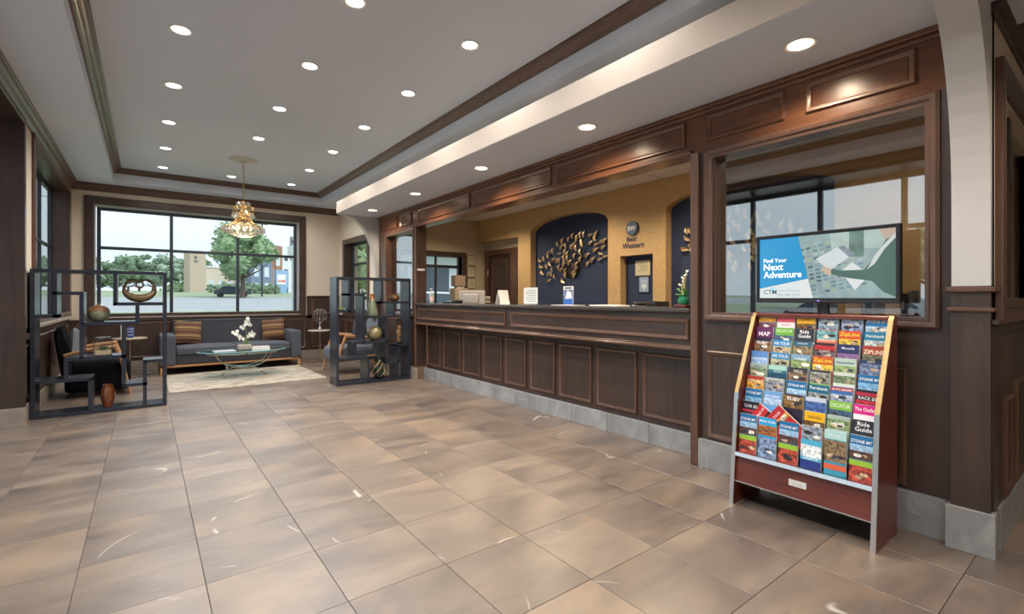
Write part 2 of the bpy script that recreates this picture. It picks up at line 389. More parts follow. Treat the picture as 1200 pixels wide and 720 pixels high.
# ---- floor
fl = struct('floor')
m = M(); m.box(-3.0, 9.0, -4.2, 10.2, -0.15, -0.007); m.build('screed', GROUT, fl)
TX, TY = 0.437, 0.4785; tile_me = None; rest = M(); cnt = 0
m = M(); m.box(0.001, TX-0.001, 0.001, TY-0.001, -0.010, 0.0, 0.0012)
for i in range(-7, 20):
    for j in range(-14, 22):
        x, y = 0.2+TX*i, 2.855-6*TY+TY*j
        y = 2.857+TY*(j-6)
        if y > 10.0 or y < -4.2 or x > 8.6: continue
        vis = (-1.4 < x < 3.0 and y > 0.4) or (3.0 <= x < 5.3 and -0.2 < y < 0.4) or (2.2 < x < 3.3 and -0.1 < y < 0.5) or (1.4 < x < 3.0 and 0 < y <= 0.45)
        if vis and cnt < 298:
            if tile_me is None:
                ob = m.build('floor_tile', FLOOR, fl); tile_me = ob.data
            else:
                ob = bpy.data.objects.new('floor_tile', tile_me); C.objects.link(ob); ob.parent = fl
            ob.location = (x, y, 0); cnt += 1
        else: rest.box(x+0.001, x+TX-0.001, y+0.001, y+TY-0.001, -0.010, 0.0)
ob = rest.build('floor_tiles_beyond', FLOOR, fl); ob['kind'] = 'stuff'

# ---- ceiling: flat border at 3.0, tray at 3.2, floating soffit over the counter
ZC, ZT, TX0, TX1, TY1, TY0 = 3.0, 3.2, -0.40, 2.68, 9.58, -3.0
ce = struct('ceiling')
m = M()
def lipbox(x0, x1, y0, y1): m.box(x0, x1, y0, y1, ZC, ZC+0.4)
lipbox(-1.75, TX0, -4.2, 6.45); lipbox(-1.18, TX0, 6.45, 10.2); lipbox(TX1, 4.2, -4.2, 10.2); lipbox(TX0, TX1, TY1, 10.2); lipbox(TX0, TX1, -4.2, TY0); lipbox(-3.0, -1.75, -4.2, 0.6)
m.build('ceiling_border', CEIL, ce)
m = M(); m.box(TX0-0.02, TX1+0.02, TY0-0.02, TY1+0.02, ZT, ZT+0.2); m.build('tray_panel', CEIL, ce)
# soffit with a rounded far corner
m = M()
pts = [(2.445, -4.0), (2.445, 7.86)]+[(2.445+0.18*(1-math.cos(t)), 7.86+0.14*math.sin(t)) for t in [PI/2*k/5 for k in range(1, 6)]]+[(XW+0.3, 8.0), (XW+0.3, -4.0)]
m.prism(pts, 2, 2.57, 2.752); m.build('soffit', SOFFC, ce)
m = M(); m.prism([(x+0.004 if x < 3 else x, y) for x, y in pts], 2, 2.566, 2.5695); m.build('soffit_underside', CEIL, ce)
m = M(); m.box(XW, 9.0, -4.2, 0.36, 2.62, 2.8); m.build('side_ceiling', CEIL, ce)

CRP = [(0, 0), (0.012, 0.0), (0.016, 0.012), (0.03, 0.02), (0.045, 0.045), (0.062, 0.062), (0.075, 0.066), (0.08, 0.08), (0.095, 0.085), (0.095, 0.1), (0, 0.1)]
def crown_loop(name, xa, xb, ya, yb, z0, prof, mat, inward=1):      # mitred crown round the inside of a rectangle
    s = struct(name); n = len(prof)
    cs = [(xa, ya, 1, 1), (xb, ya, -1, 1), (xb, yb, -1, -1), (xa, yb, 1, -1)]
    for c in range(4):
        a, b = cs[c], cs[(c+1) % 4]; vs = []
        for (cx, cy, sx, sy) in (a, b):
            for (t, h) in prof: vs.append((cx+sx*t, cy+sy*t, z0+h))
        m = M(); m.add(vs, [(i, (i+1) % n, n+(i+1) % n, n+i) for i in range(n)]+[list(range(n))[::-1], [n+i for i in range(n)]])
        m.build('crown_moulding', mat, s, 30)
    return s
def sc_(p, a, b): return [(x*a, y*b) for x, y in p]
crown_loop('trim_1', TX0, TX1, TY0, TY1, 3.125, sc_(CRP, 1.05, 0.75), W_M)
crown_loop('trim_2', XL, XW, -4.0, YB, 2.885, sc_(CRP, 1.0, 1.15), W_M)

# ---- left wall with a glazed entrance bay and a window near the back corner
wl = struct('wall_left')
LY0, LY1, LZ = 0.9, 6.376, 2.86        # entrance bay
WY0, WY1, WZ0, WZ1 = 6.97, 9.78, 0.93, 2.84
def seg_l(y0, y1, z0, z1, mat, nm, th=0.35, x=XL):
    m = M(); m.box(x-th, x, y0, y1, z0, z1); return m.build(nm, mat, wl)
seg_l(-4.2, LY0, 0, 3.0, CREAM, 'wall_panel'); seg_l(LY0, LY1, LZ, 3.0, CREAM, 'wall_panel')
seg_l(LY1, WY0, 0.8, 3.0, CREAM, 'wall_panel'); seg_l(WY0, WY1, WZ1, 3.0, CREAM, 'wall_panel', 0.225); seg_l(WY1, 10.2, WZ0, 3.0, CREAM, 'wall_panel', 0.225)
seg_l(LY1, 10.2, 0, 0.90, W_D, 'wainscot', 0.225)
seg_l(LY1, WY0-0.09, 0.80, 0.86, W_H, 'chair_rail', 0.3, XL+0.03)
px_panel(wl, XL, LY1+0.12, WY0-0.08, 0.24, 0.74, 1)
for a, b in ((7.0, 7.85), (7.95, 8.8), (8.9, 9.7)): px_panel(wl, XL, a, b, 0.24, 0.80, 1)
# jamb of the entrance bay: wood-lined, with stone at its foot
m = M(); m.box(-1.62, XL+0.025, LY1-0.012, LY1+0.06, 0.17, LZ+0.05, 0.003); m.box(-1.62, XL+0.025, LY0-0.06, LY0+0.012, 0.17, LZ+0.05, 0.003)
m.box(-1.62, XL+0.025, LY0, LY1, LZ-0.012, LZ+0.05, 0.003); m.build('bay_lining', W_D, wl)
m = M(); m.box(-1.3, XL-0.001, LY1-0.001, LY1+0.3, 0, 3.0); m.box(-1.3, XL-0.001, LY0-0.3, LY0, 0, 3.0); m.build('bay_wall', CREAM, wl)
bl = struct('baseboard_left')
stones(bl, 'x', LY1-0.03, LY1+0.001, -1.6, XL+0.035, 0.172, TSTONE)
stones(bl, 'y', XL, XL+0.02, LY1-0.0, 9.98, 0.172, TSTONE)

def bars_x(par, x, d, ys, zs, t, y0, y1, z0, z1, mat=ALU):      # grid of bars on a plane x = const
    for y in ys: m = M(); m.box(x-d, x+d, y-t, y+t, z0, z1, 0.003); m.build('mullion', mat, par)
    for z in zs: m = M(); m.box(x-d*0.9, x+d*0.9, y0, y1, z-t, z+t, 0.003); m.build('transom', mat, par)
def win_x(name, x, y0, y1, z0, z1, ys, zs, t=0.028, d=0.035, gl=None):
    s = struct(name)
    m = M(); m.frame((x, 0, 0), (0, 1, 0), (0, 0, 1), (1, 0, 0), y0, y1, z0, z1, [(0, -d), (0, d), (2*t, d), (2*t, -d)]); m.build('frame', ALU, s)
    bars_x(s, x, d, ys, zs, t, y0+2*t, y1-2*t, z0+2*t, z1-2*t)
    Y = [y0+t]+list(ys)+[y1-t]; Z = [z0+t]+list(zs)+[z1-t]
    for i in range(len(Y)-1):
        for j in range(len(Z)-1):
            m = M(); m.box(x-0.003, x+0.003, Y[i], Y[i+1], Z[j], Z[j+1]); m.build('pane', gl or GLS, s)
    return s
w2 = win_x('window_2', -1.13, WY0+0.02, WY1-0.01, WZ0, WZ1-0.03, [8.9], [1.96], t=0.02, d=0.02)
m = M(); m.box(-1.15, XL+0.02, WY0-0.02, WY0+0.02, WZ0, WZ1, 0.003); m.box(-1.15, XL+0.02, WY1-0.01, WY1+0.03, WZ0, WZ1, 0.003)
m.box(-1.15, XL+0.02, WY0-0.02, WY1+0.02, WZ1-0.02, WZ1+0.02, 0.003); m.build('reveal_lining', W_D, w2)
m = M(); m.frame((XL, 0, 0), (0, 1, 0), (0, 0, 1), (1, 0, 0), WY0-0.09, WY1+0.09, WZ0-0.02, WZ1+0.06, [(0, 0), (0, 0.02), (0.01, 0.03), (0.06, 0.02), (0.07, 0.028), (0.085, 0.02), (0.09, 0)]); m.build('casing', W_M, w2, 30)
m = M(); m.box(-1.15, XL+0.05, WY0-0.06, WY1+0.09, WZ0-0.04, WZ0, 0.006); m.build('sill', SILLST, w2)
w3 = win_x('window_3', -1.55, LY0, LY1, 0.0, LZ, [1.9, 2.9, 3.9, 5.1], [2.15], t=0.03)
m = M(); m.box(-1.66, -1.0, LY0, LY1, 2.90, 3.0); m.build('bay_head', CREAM, wl)

# ---- back wall with the big window
wb = struct('wall_back')
BX0, BX1, BZ0, BZ1 = -0.642, 2.378, 0.89, 2.675
m = M(); m.box(-1.155, BX0, YB, YB+0.25, 0, 3.0); m.box(BX1, XW+0.3, YB, YB+0.25, 0, 3.0); m.box(BX0, BX1, YB, YB+0.25, BZ1, 3.0); m.box(BX0, BX1, YB, YB+0.25, 0, BZ0)
m.build('wall_panel', CREAM, wb)
m = M(); m.box(XL, XW, YB-0.018, YB, 0.17, BZ0-0.03); m.box(BX1+0.15, XW, YB-0.018, YB, 0.8, 1.23); m.build('wainscot', W_D, wb)
m = M(); m.box(BX1+0.15, XW, YB-0.04, YB, 1.22, 1.245, 0.004); m.build('chair_rail', W_X, wb)
for a, b in ((-0.86, -0.35), (-0.28, 0.22), (0.30, 1.00), (1.06, 1.76), (1.82, 2.50)): py_panel(wb, YB-0.018, a, b, 0.22, 0.80)
py_panel(wb, YB-0.018, 2.62, 3.10, 0.22, 0.83); py_panel(wb, YB-0.018, 2.62, 3.10, 0.88, 1.18)
bb = struct('baseboard_back'); stones(bb, 'x', YB-0.035, YB-0.012, XL+0.02, XW, 0.172, TSTONE)
w1 = struct('window_1')
m = M(); m.frame((0, YB-0.001, 0), (1, 0, 0), (0, 0, 1), (0, -1, 0), BX0-0.125, BX1+0.125, BZ0-0.06, BZ1+0.13, [(0, 0), (0, 0.03), (0.012, 0.036), (0.1, 0.03), (0.112, 0.036), (0.124, 0.03), (0.124, 0)]); m.build('casing', W_X, w1, 30)
m = M(); m.frame((0, YB, 0), (1, 0, 0), (0, 0, 1), (0, -1, 0), BX0-0.01, BX1+0.01, BZ0-0.01, BZ1+0.01, [(0, -0.22), (0, 0.01), (0.012, 0.01), (0.012, -0.22)]); m.build('reveal_lining', WHITEP, w1)
m = M(); m.box(BX0-0.02, BX1+0.02, YB-0.05, YB+0.2, BZ0-0.012, BZ0+0.006, 0.004); m.build('sill', SILLST, w1)
YG = YB+0.11; t = 0.024
m = M(); m.frame((0, YG, 0), (1, 0, 0), (0, 0, 1), (0, -1, 0), BX0+0.02, BX1-0.02, BZ0+0.0, BZ1-0.02, [(0, -0.03), (0, 0.03), (2*t, 0.03), (2*t, -0.03)]); m.build('frame', ALU, w1)
VX = [0.348, 1.345]
for x in VX: m = M(); m.box(x-t, x+t, YG-0.03, YG+0.03, BZ0+0.04, BZ1-0.06, 0.003); m.build('mullion', ALU, w1)
m = M(); m.box(BX0+0.06, BX1-0.06, YG-0.027, YG+0.027, 2.008-t, 2.008+t, 0.003); m.build('transom', ALU, w1)
XS = [BX0+0.05]+VX+[BX1-0.05]; ZS = [BZ0+0.03, 2.008, BZ1-0.05]
for i in range(3):
    for j in range(2): m = M(); m.box(XS[i], XS[i+1], YG-0.003, YG+0.003, ZS[j], ZS[j+1]); m.build('pane', GLS, w1)

# ---- right wall: niche part with a window, wood wall of the reception
wr = struct('wall_right')
NY0, NY1, NZ0, NZ1 = 8.40, 9.62, 0.93, 2.27
m = M(); m.box(XW, XW+0.25, 7.85, NY0, 0, 3.0); m.box(XW, XW+0.25, NY1, 10.2, 0, 3.0); m.box(XW, XW+0.25, NY0, NY1, NZ1, 3.0); m.box(XW, XW+0.25, NY0, NY1, 0, NZ0)
m.build('wall_panel', CREAM, wr)
m = M(); m.box(XW-0.015, XW, 8.0, 9.98, 0.17, 0.86); m.build('wainscot', W_D, wr)
for a, b in ((8.1, 8.5), (8.56, 9.0), (9.06, 9.5), (9.56, 9.92)): px_panel(wr, XW-0.015, a, b, 0.22, 0.78)
br = struct('baseboard_right')
stones(br, 'y', XW-0.03, XW-0.008, 8.0, 9.97, 0.172, TSTONE)
stones(br, 'y', XW-0.03, XW+0.02, 0.58, 1.935, 0.2, GSTONE)
w4 = win_x('window_4', XW+0.14, NY0, NY1, NZ0, NZ1, [], [1.86], t=0.022, d=0.025)
m = M(); m.frame((XW, 0, 0), (0, 1, 0), (0, 0, 1), (-1, 0, 0), NY0-0.09, NY1+0.09, NZ0-0.09, NZ1+0.09, [(0, 0), (0, 0.02), (0.01, 0.03), (0.07, 0.02), (0.08, 0.026), (0.095, 0.02), (0.095, -0.12), (0.085, -0.12)]); m.build('casing', W_D, w4, 30)

HB, HT = 2.245, 2.555          # header
CY0, CY1 = 1.975, 6.45         # counter opening
GY0, GY1, GZ0, GZ1 = 0.667, 1.79, 1.085, 2.185   # glazed window beside the counter
FY0, FY1 = 6.56, 7.56          # glazed bay at the far end
TH = 0.16
m = M()
m.box(XW, XW+TH, 0.43, 7.95, HB, 2.60)                # header body
m.build('header', W_R, wr)
m = M(); m.box(XW, XW+TH, GY1+0.01, CY0, 0.19, HB); m.box(XW, XW+TH, 0.56, GY0, 0.19, HB); m.box(XW, XW+TH, GY0, GY1+0.01, 0.19, GZ0-0.01); m.box(XW, XW+TH, GY0, GY1+0.01, GZ1+0.01, HB)
m.build('wood_wall', W_D, wr)
m = M(); m.box(XW, XW+TH, CY1, FY0, 0.19, HB); m.box(XW, XW+TH, FY1, 7.87, 0.19, HB); m.box(XW, XW+TH, FY0, FY1, 0.19, 0.95); m.box(XW, XW+TH, FY0, FY1, 2.22, HB); m.build('wood_pier', W_D, wr)
m = M(); m.box(XW-0.035, XW+0.01, 0.56, 7.87, 2.535, 2.567, 0.006); m.box(XW-0.02, XW+0.01, 0.56, 7.87, 2.51, 2.536, 0.006); m.build('cornice', W_R, wr)
for a, b in ((0.70, 1.22), (1.34, 1.86), (2.03, 3.42), (3.50, 4.9), (4.98, 6.38), (6.60, 7.02), (7.12, 7.75)):
    m = M(); m.frame((XW, 0, 0), (0, 1, 0), (0, 0, 1), (-1, 0, 0), a, b, 2.31, 2.49, PROF); m.build('panel_moulding', W_R, wr, 40)
    m = M(); m.box(XW-0.004, XW, a+0.034, b-0.034, 2.344, 2.456); m.build('panel', W_R, wr)
m = M(); m.box(XW-0.03, XW+0.01, CY0-0.0, CY1+0.02, HB-0.004, HB+0.03, 0.006); m.build('header_bead', W_R, wr)
m = M(); m.box(XW-0.035, XW+0.01, CY0-0.062, CY0-0.0, 0.0, HB+0.0, 0.006); m.build('edge_post', W_M, wr)
m = M(); m.box(XW-0.02, XW+0.005, CY1+0.0, CY1+0.03, 0.2, HB, 0.005); m.build('edge_post', W_M, wr)
px_panel(wr, XW, 1.30, 1.855, 0.22, 0.83); px_panel(wr, XW, 0.74, 1.25, 0.22, 0.83)
px_panel(wr, XW, 6.62, 7.05, 0.24, 0.88); px_panel(wr, XW, 7.10, 7.50, 0.24, 0.88)
stones(br, 'y', XW-0.02, XW+0.02, CY1+0.0, 7.86, 0.172, TSTONE)
w5 = struct('window_5')
m = M(); m.frame((XW, 0, 0), (0, 1, 0), (0, 0, 1), (-1, 0, 0), GY0-0.062, GY1+0.085, GZ0-0.045, GZ1+0.055, [(0, 0), (0, 0.025), (0.014, 0.036), (0.034, 0.03), (0.044, 0.018), (0.06, 0.014), (0.06, -0.10), (0.05, -0.10)]); m.build('casing', W_M, w5, 35)
m = M(); m.box(XW+0.07, XW+0.076, GY0-0.01, GY1+0.03, GZ0-0.01, GZ1+0.02); m.build('pane', GLS_R, w5)
w6 = struct('window_6')
m = M(); m.frame((XW, 0, 0), (0, 1, 0), (0, 0, 1), (-1, 0, 0), FY0-0.04, FY1+0.04, 0.93, 2.255, [(0, 0), (0, 0.02), (0.02, 0.026), (0.05, 0.014), (0.05, -0.10), (0.04, -0.10)]); m.build('casing', W_M, w6, 35)
m = M(); m.box(XW+0.08, XW+0.086, FY0-0.01, FY1+0.01, 0.95, 2.23); m.build('pane', GLS_R, w6)

# ---- arched brackets of plaster at both ends of the reception front
def arch(par, y0, y1, ztop):
    pts = [(XW+0.02, ztop), (XW+0.02, 1.255), (3.09, 1.255)]
    for k in range(0, 15):
        a = PI/2*k/14; pts.append((2.50+0.59*math.cos(a)**0.85, 1.66+0.905*math.sin(a)**1.0))
    pts.append((2.50, ztop)) if ztop > 2.566 else None
    m = M(); m.prism(pts, 1, y0, y1); return m.build('arch', WHITEP, par)
arch(wr, 7.87, 7.985, 2.5655)
m = M(); m.box(3.09, XW+0.2, 7.87, 7.985, 0.17, 1.257); m.build('pillar', W_D, wr)
m = M(); m.box(3.075, XW+0.0, 7.85, 7.995, 1.235, 1.26, 0.004); m.build('pillar_cap', W_M, wr)
stones(br, 'y', 3.07, 3.2, 7.845, 8.0, 0.172, TSTONE)

# ---- near wall to the right, with its pillar
wf = struct('wall_front')
YP = 0.418
arch(wf, YP, 0.553, 2.64)
m = M(); m.box(3.09, XW+0.1, YP, 0.556, 0.2, 1.257); m.build('pillar', W_D, wf)
m = M(); m.box(3.07, XW+0.05, YP-0.02, 0.572, 1.228, 1.252, 0.004); m.box(3.075, XW+0.05, YP-0.016, 0.568, 1.135, 1.155, 0.004); m.build('pillar_cap', W_M, wf)
stones(br, 'x', YP-0.018, 0.574, 3.072, XW-0.02, 0.205, GSTONE)
OX0, OX1, OZ0, OZ1 = 3.32, 4.9, 1.10, 2.20
m = M(); m.box(3.13, OX0, YP, YP+0.12, 1.0, 2.7); m.box(OX1, 9, YP, YP+0.12, 1.0, 2.7); m.box(OX0, OX1, YP, YP+0.12, OZ1, 2.7); m.build('wall_panel', CREAM, wf)
m = M(); m.box(3.13, 9, YP, YP+0.12, 0.0, 1.0); m.box(OX0, OX1, YP, YP+0.12, 1.0, OZ0); m.box(3.13, OX0-0.05, YP-0.006, YP, 0.19, 1.07); m.box(OX0-0.06, 9, YP-0.006, YP, 0.19, 1.02); m.build('wainscot', W_D, wf)
py_panel(wf, YP-0.006, 3.36, 3.62, 0.22, 0.70); py_panel(wf, YP-0.006, 3.70, 4.10, 0.22, 0.76); py_panel(wf, YP-0.006, 4.2, 4.8, 0.22, 0.76)
m = M(); m.box(3.10, 9.0, YP-0.03, YP-0.0, 1.075, 1.10, 0.004); m.build('chair_rail', W_X, wf)
bf = struct('baseboard_front'); stones(bf, 'x', YP-0.018, YP+0.01, 3.22, 6.1, 0.2, GSTONE)
w7 = struct('window_7')
m = M(); m.frame((0, YP, 0), (1, 0, 0), (0, 0, 1), (0, -1, 0), OX0-0.12, OX1+0.12, OZ0-0.02, OZ1+0.14, [(0, 0), (0, 0.03), (0.02, 0.034), (0.07, 0.02), (0.075, 0.03), (0.11, 0.02), (0.12, 0.012), (0.12, -0.12), (0.11, -0.12)]); m.build('casing', W_M, w7, 35)
m = M(); m.box(OX0, OX1, YP+0.05, YP+0.056, OZ0, OZ1); m.build('pane', GLS, w7)
m = M(); m.box(3.78, 3.86, YP+0.02, YP+0.09, OZ0, OZ1, 0.004); m.build('mullion', W_D, w7)
t3 = struct('trim_3')
m = M()
vs = []; n = len(CRP)
for x in (2.7, 9.0):
    for (a, h) in CRP: vs.append((x, YP-a, 2.515+h*1.1))
m.add(vs, [(i, (i+1) % n, n+(i+1) % n, n+i) for i in range(n)]+[list(range(n))[::-1], [n+i for i in range(n)]])
m2 = M(); m2.add([(max(3.10, x), y, z) for x, y, z in m.v], m.f); m2.build('crown_moulding', W_X, t3, 30)

# ---- walls out of sight that close the lobby
ws = struct('wall_side')
m = M(); m.box(-1.3, 9.0, -4.2, -4.0, 0, 3.0); m.box(8.8, 9.0, -4.2, 0.5, 0, 2.8); m.build('wall_panel', CREAM, ws)

# ---- office behind the counter
wo = struct('wall_office')
GX, OY, OZ = 5.15, 7.90, 2.70
GTH = 0.12
N1 = (4.53, 6.235); N2 = (1.745, 3.59); NS = (3.78, 4.31)
def arch_poly(y0, y1, spring, rise, n=14):
    yc = (y0+y1)/2; h = (y1-y0)/2; return [(yc+h*math.cos(a), spring+rise*math.sin(a)) for a in [PI*k/n for k in range(n+1)]]
# wall face as strips around the niches
m = M()
def gw(y0, y1, z0, z1): m.box(GX, GX+GTH, y0, y1, z0, z1)
gw(N1[1], 6.575, 0, 2.27); gw(NS[1], N1[0], 0, OZ); gw(N2[1], NS[0], 0, OZ); gw(0.45, N2[0], 0, OZ); gw(NS[0], NS[1], 1.77, OZ); gw(N1[1], OY, 2.27, OZ)
for (a, b) in (N1, N2):
    P = arch_poly(a, b, 2.30, 0.19); n = len(P); vs = []
    for x in (GX, GX+GTH):
        for (y, z) in P: vs.append((x, y, z))
        for (y, z) in P: vs.append((x, y, OZ))
    fs = []
    for i in range(n-1):
        fs += [(i, i+1, n+i+1, n+i), (2*n+i, 2*n+i+1, 3*n+i+1, 3*n+i), (i, i+1, 2*n+i+1, 2*n+i), (n+i, n+i+1, 3*n+i+1, 3*n+i)]
    m.add(vs, fs)
m.build('papered_wall', GOLD_WP, wo)
m = M(); m.box(GX+GTH, GX+GTH+0.05, 1.4, 6.4, 0, OZ); m.build('niche_back', NAVY, wo)
m = M(); m.box(GX+0.2, GX+0.3, 6.3, 6.98, 0, OZ); m.box(GX+0.2, GX+0.3, 7.76, OY, 0, OZ); m.box(GX+0.2, GX+0.3, 6.98, 7.76, 2.12, 2.4); m.box(GX+0.12, GX+0.2, 6.5, 6.573, 0, 2.27)
OWX0, OWX1, OWZ0, OWZ1 = 3.55, 4.82, 1.02, 1.98
m.box(3.2, OWX0, OY, OY+0.2, 0, OZ); m.box(OWX1, GX+0.4, OY, OY+0.2, 0, OZ); m.box(OWX0, OWX1, OY, OY+0.2, OWZ1, OZ); m.box(OWX0, OWX1, OY, OY+0.2, 0, OWZ0)
m.build('painted_wall', BEIGE, wo)
m = M(); m.box(GX-0.1, GX+GTH, 0.43, 0.5, 0, OZ); m.box(XW+TH, GX, 0.54, 0.6, 0, OZ); m.build('papered_wall', GOLD_WP, wo)
d1 = struct('door_1')
m = M(); m.box(GX+0.19, GX+0.24, 7.0, 7.74, 0, 2.02, 0.003); m.build('door_leaf', W_D, d1)
px_panel(d1, GX+0.19, 7.12, 7.62, 1.05, 1.92); px_panel(d1, GX+0.19, 7.12, 7.62, 0.15, 0.95)
m = M(); m.box(GX+0.15, GX+0.199, 6.80, 7.0, 0, 2.12, 0.005); m.box(GX+0.15, GX+0.22, 7.74, 7.84, 0, 2.12, 0.005); m.box(GX+0.15, GX+0.22, 7.0, 7.74, 2.02, 2.12, 0.005); m.build('casing', W_M, d1)
m = M(); m.box(GX+0.145, GX+0.16, 7.70, 7.74, 1.62, 1.74, 0.003); m.build('hinge', CHROME, d1)
w8 = struct('window_8')
m = M(); m.frame((0, OY, 0), (1, 0, 0), (0, 0, 1), (0, -1, 0), OWX0-0.09, OWX1+0.09, OWZ0-0.09, OWZ1+0.09, [(0, 0), (0, 0.03), (0.06, 0.02), (0.09, 0.02), (0.09, -0.1), (0.08, -0.1)]); m.build('casing', W_D, w8, 35)
for x in (OWX0, 4.30, OWX1-0.02): m = M(); m.box(x, x+0.035, OY+0.1, OY+0.14, OWZ0, OWZ1, 0.003); m.build('mullion', ALU, w8)
m = M(); m.box(OWX0, OWX1, OY+0.095, OY+0.145, 1.77, 1.825, 0.003); m.build('transom', ALU, w8)
m = M(); m.box(OWX0, OWX1, OY+0.115, OY+0.12, OWZ0, OWZ1); m.build('pane', GLS, w8)
# office ceiling tiles on a grid
oc = struct('ceiling_office'); m = M(); m.box(XW+TH-0.02, GX+0.4, 0.45, OY+0.1, OZ+0.012, OZ+0.05); m.build('ceiling_grid', TGRID, oc)
nx, ny = 3, 12; sx = (GX-XW-TH)/nx; sy = (OY-0.54)/ny; tm = None
for i in range(nx):
    for j in range(ny):
        if tm is None:
            m = M(); m.box(0.012, sx-0.012, 0.012, sy-0.012, -0.006, 0.012, 0.003); ob = m.build('ceiling_tile', TILEC, oc); tm = ob.data
        else: ob = bpy.data.objects.new('ceiling_tile', tm); C.objects.link(ob); ob.parent = oc
        ob.location = (XW+TH+i*sx, 0.54+j*sy, OZ)

# ---- land outside
def tz(y):
    P = [(-400, 0), (12, 0), (22, 0.12), (35, 0.47), (75, 1.37), (95, 2.16), (130, 2.6), (400, 6.0)]
    for (a, za), (b, zb) in zip(P, P[1:]):
        if a <= y <= b: return za+(zb-za)*(y-a)/(b-a)
    return 0
GRASS = plain('grass', (0.27, 0.33, 0.21), 0.95, noise=0.4, nscale=1.2)
ASPH = plain('road_asphalt', (0.36, 0.38, 0.40), 0.9, noise=0.1, nscale=0.6)
CONC = plain('parking_concrete', (0.42, 0.42, 0.41), 0.9, noise=0.12, nscale=0.8)
LINEW = plain('road_paint', (0.75, 0.75, 0.72), 0.8)
def strip(name, mat, ys, x0=-260, x1=300, dz=0.0):
    s = M()
    for a, b in zip(ys, ys[1:]): s.quad((x0, a, tz(a)+dz), (x1, a, tz(a)+dz), (x1, b, tz(b)+dz), (x0, b, tz(b)+dz))
    return s.build(name, mat, None, kind='structure')
strip('lawn', GRASS, [10.3, 12, 22, 35], dz=-0.06)
road = struct('road'); r0 = strip('asphalt', ASPH, [35, 75], dz=-0.05); r0.parent = road; del r0['kind']
for y in (37, 45, 54.6, 55.4, 65, 73.5):
    q = strip('lane_line', LINEW, [y, y+0.25], dz=-0.04); q.parent = road; del q['kind']
strip('verge', GRASS, [75, 95, 130, 400], dz=-0.05)
m = M(); m.box(-260, -1.7, -80, 10.3, -0.3, -0.06); m.box(5.5, 300, -80, 10.3, -0.3, -0.06); m.build('parking_lot', CONC, None, kind='structure')

# ================================================================== RECEPTION COUNTER
rc = thing('reception_counter', 'long dark wood reception counter with recessed lower panels and a grey stone plinth', 'counter')
LX = 3.33
m = M(); m.box(XW, XW+0.42, CY0, CY1, 0.84, 1.085); m.build('fascia', W_H, rc)
m = M(); m.box(LX, LX+0.3, CY0-0.04, CY1-0.002, 0.16, 0.86); m.build('carcass', W_D, rc)
m = M(); m.box(XW-0.028, XW+0.01, CY0, CY1, 0.815, 0.838, 0.006); m.box(XW-0.014, XW+0.17, CY0, CY1, 0.836, 0.85, 0.003); m.build('rail', W_M, rc)
for a, b in ((2.0, 4.15), (4.25, 6.40)):
    m = M(); m.frame((XW, 0, 0), (0, 1, 0), (0, 0, 1), (-1, 0, 0), a, b, 0.89, 1.045, PROF); m.build('panel_moulding', W_M, rc, 40)
    m = M(); m.box(XW-0.003, XW, a+0.034, b-0.034, 0.924, 1.011); m.build('panel', W_H, rc)
for a, b in ((6.02, 6.43), (5.485, 5.945), (5.014, 5.42), (4.544, 4.938), (4.099, 4.477), (3.629, 4.026), (3.121, 3.565), (2.60, 3.057), (2.06, 2.539)):
    px_panel(rc, LX, a, b, 0.21, 0.745)
for i in range(10):
    y0 = 2.0+i*0.452; m = M(); m.box(LX-0.042, LX-0.005, y0+0.0012, min(6.47, y0+0.4508), 0, 0.165, 0.003); m.build('plinth_tile', GSTONE, rc)
gt = M(); gt.box(XW-0.035, XW+0.45, CY0+0.005, CY1-0.003, 1.088, 1.128, 0.012)
ob = gt.build('granite_worktop', GRANITE, None, 30, label='continuous dark granite worktop along the top of the reception counter', category='worktop')
TOPZ = 1.128
# things standing on the worktop
t = thing('sanitizer_bottle', 'clear pump bottle of hand sanitizer at the far end of the counter', 'bottle', (3.35, 6.62, TOPZ-0.0))
t.location = (3.33, 6.30, TOPZ)
m = M(); m.lathe([(0.030, 0), (0.032, 0.01), (0.032, 0.12), (0.022, 0.145), (0.011, 0.15), (0.011, 0.16)], n=16); m.build('bottle_body', plain('gel', (0.72, 0.76, 0.74), 0.15, trans=0.5), t, 40)
m = M(); m.lathe([(0.013, 0.158), (0.013, 0.175), (0.004, 0.178), (0.004, 0.205)], n=12); m.box(-0.035, 0.008, -0.006, 0.006, 0.2, 0.21, 0.002); m.build('pump', PAPER, t)
m = M(); m.lathe([(0.0325, 0.03), (0.0325, 0.09)], n=16); m.build('bottle_label', plain('pink_label', (0.75, 0.50, 0.48), 0.6), t)
t = thing('tent_card', 'white folded tent card standing on the counter in front of the office door', 'card', (3.35, 4.57, TOPZ))
m = M(); m.prism([(-0.05, 0), (-0.046, 0), (-0.008, 0.165), (0, 0.165), (-0.002, 0.16)], 0, -0.07, 0.07)
m.prism([(0.05, 0), (0.046, 0), (-0.004, 0.16), (0.0, 0.165)], 0, -0.07, 0.07); m.build('card_sheet', PAPER, t)
t = thing('sign_holder', 'clear upright holder with a typed white notice, left of the blue niche on the counter', 'sign', (3.36, 4.06, TOPZ))
m = M(); m.box(-0.03, 0.05, -0.125, 0.125, 0, 0.006); m.box(-0.003, 0.0, -0.125, 0.125, 0, 0.19); m.build('holder', GLS_J, t)
m = M(); m.box(-0.006, -0.004, -0.118, 0.118, 0.01, 0.185); m.build('notice', PAPER, t)
m = M()
for i in range(7): m.box(-0.0075, -0.0065, -0.09, 0.05+0.02*(i % 3), 0.155-i*0.02, 0.161-i*0.02)
m.build('print_lines', plain('ink_grey', (0.25, 0.33, 0.33), 0.8), t)
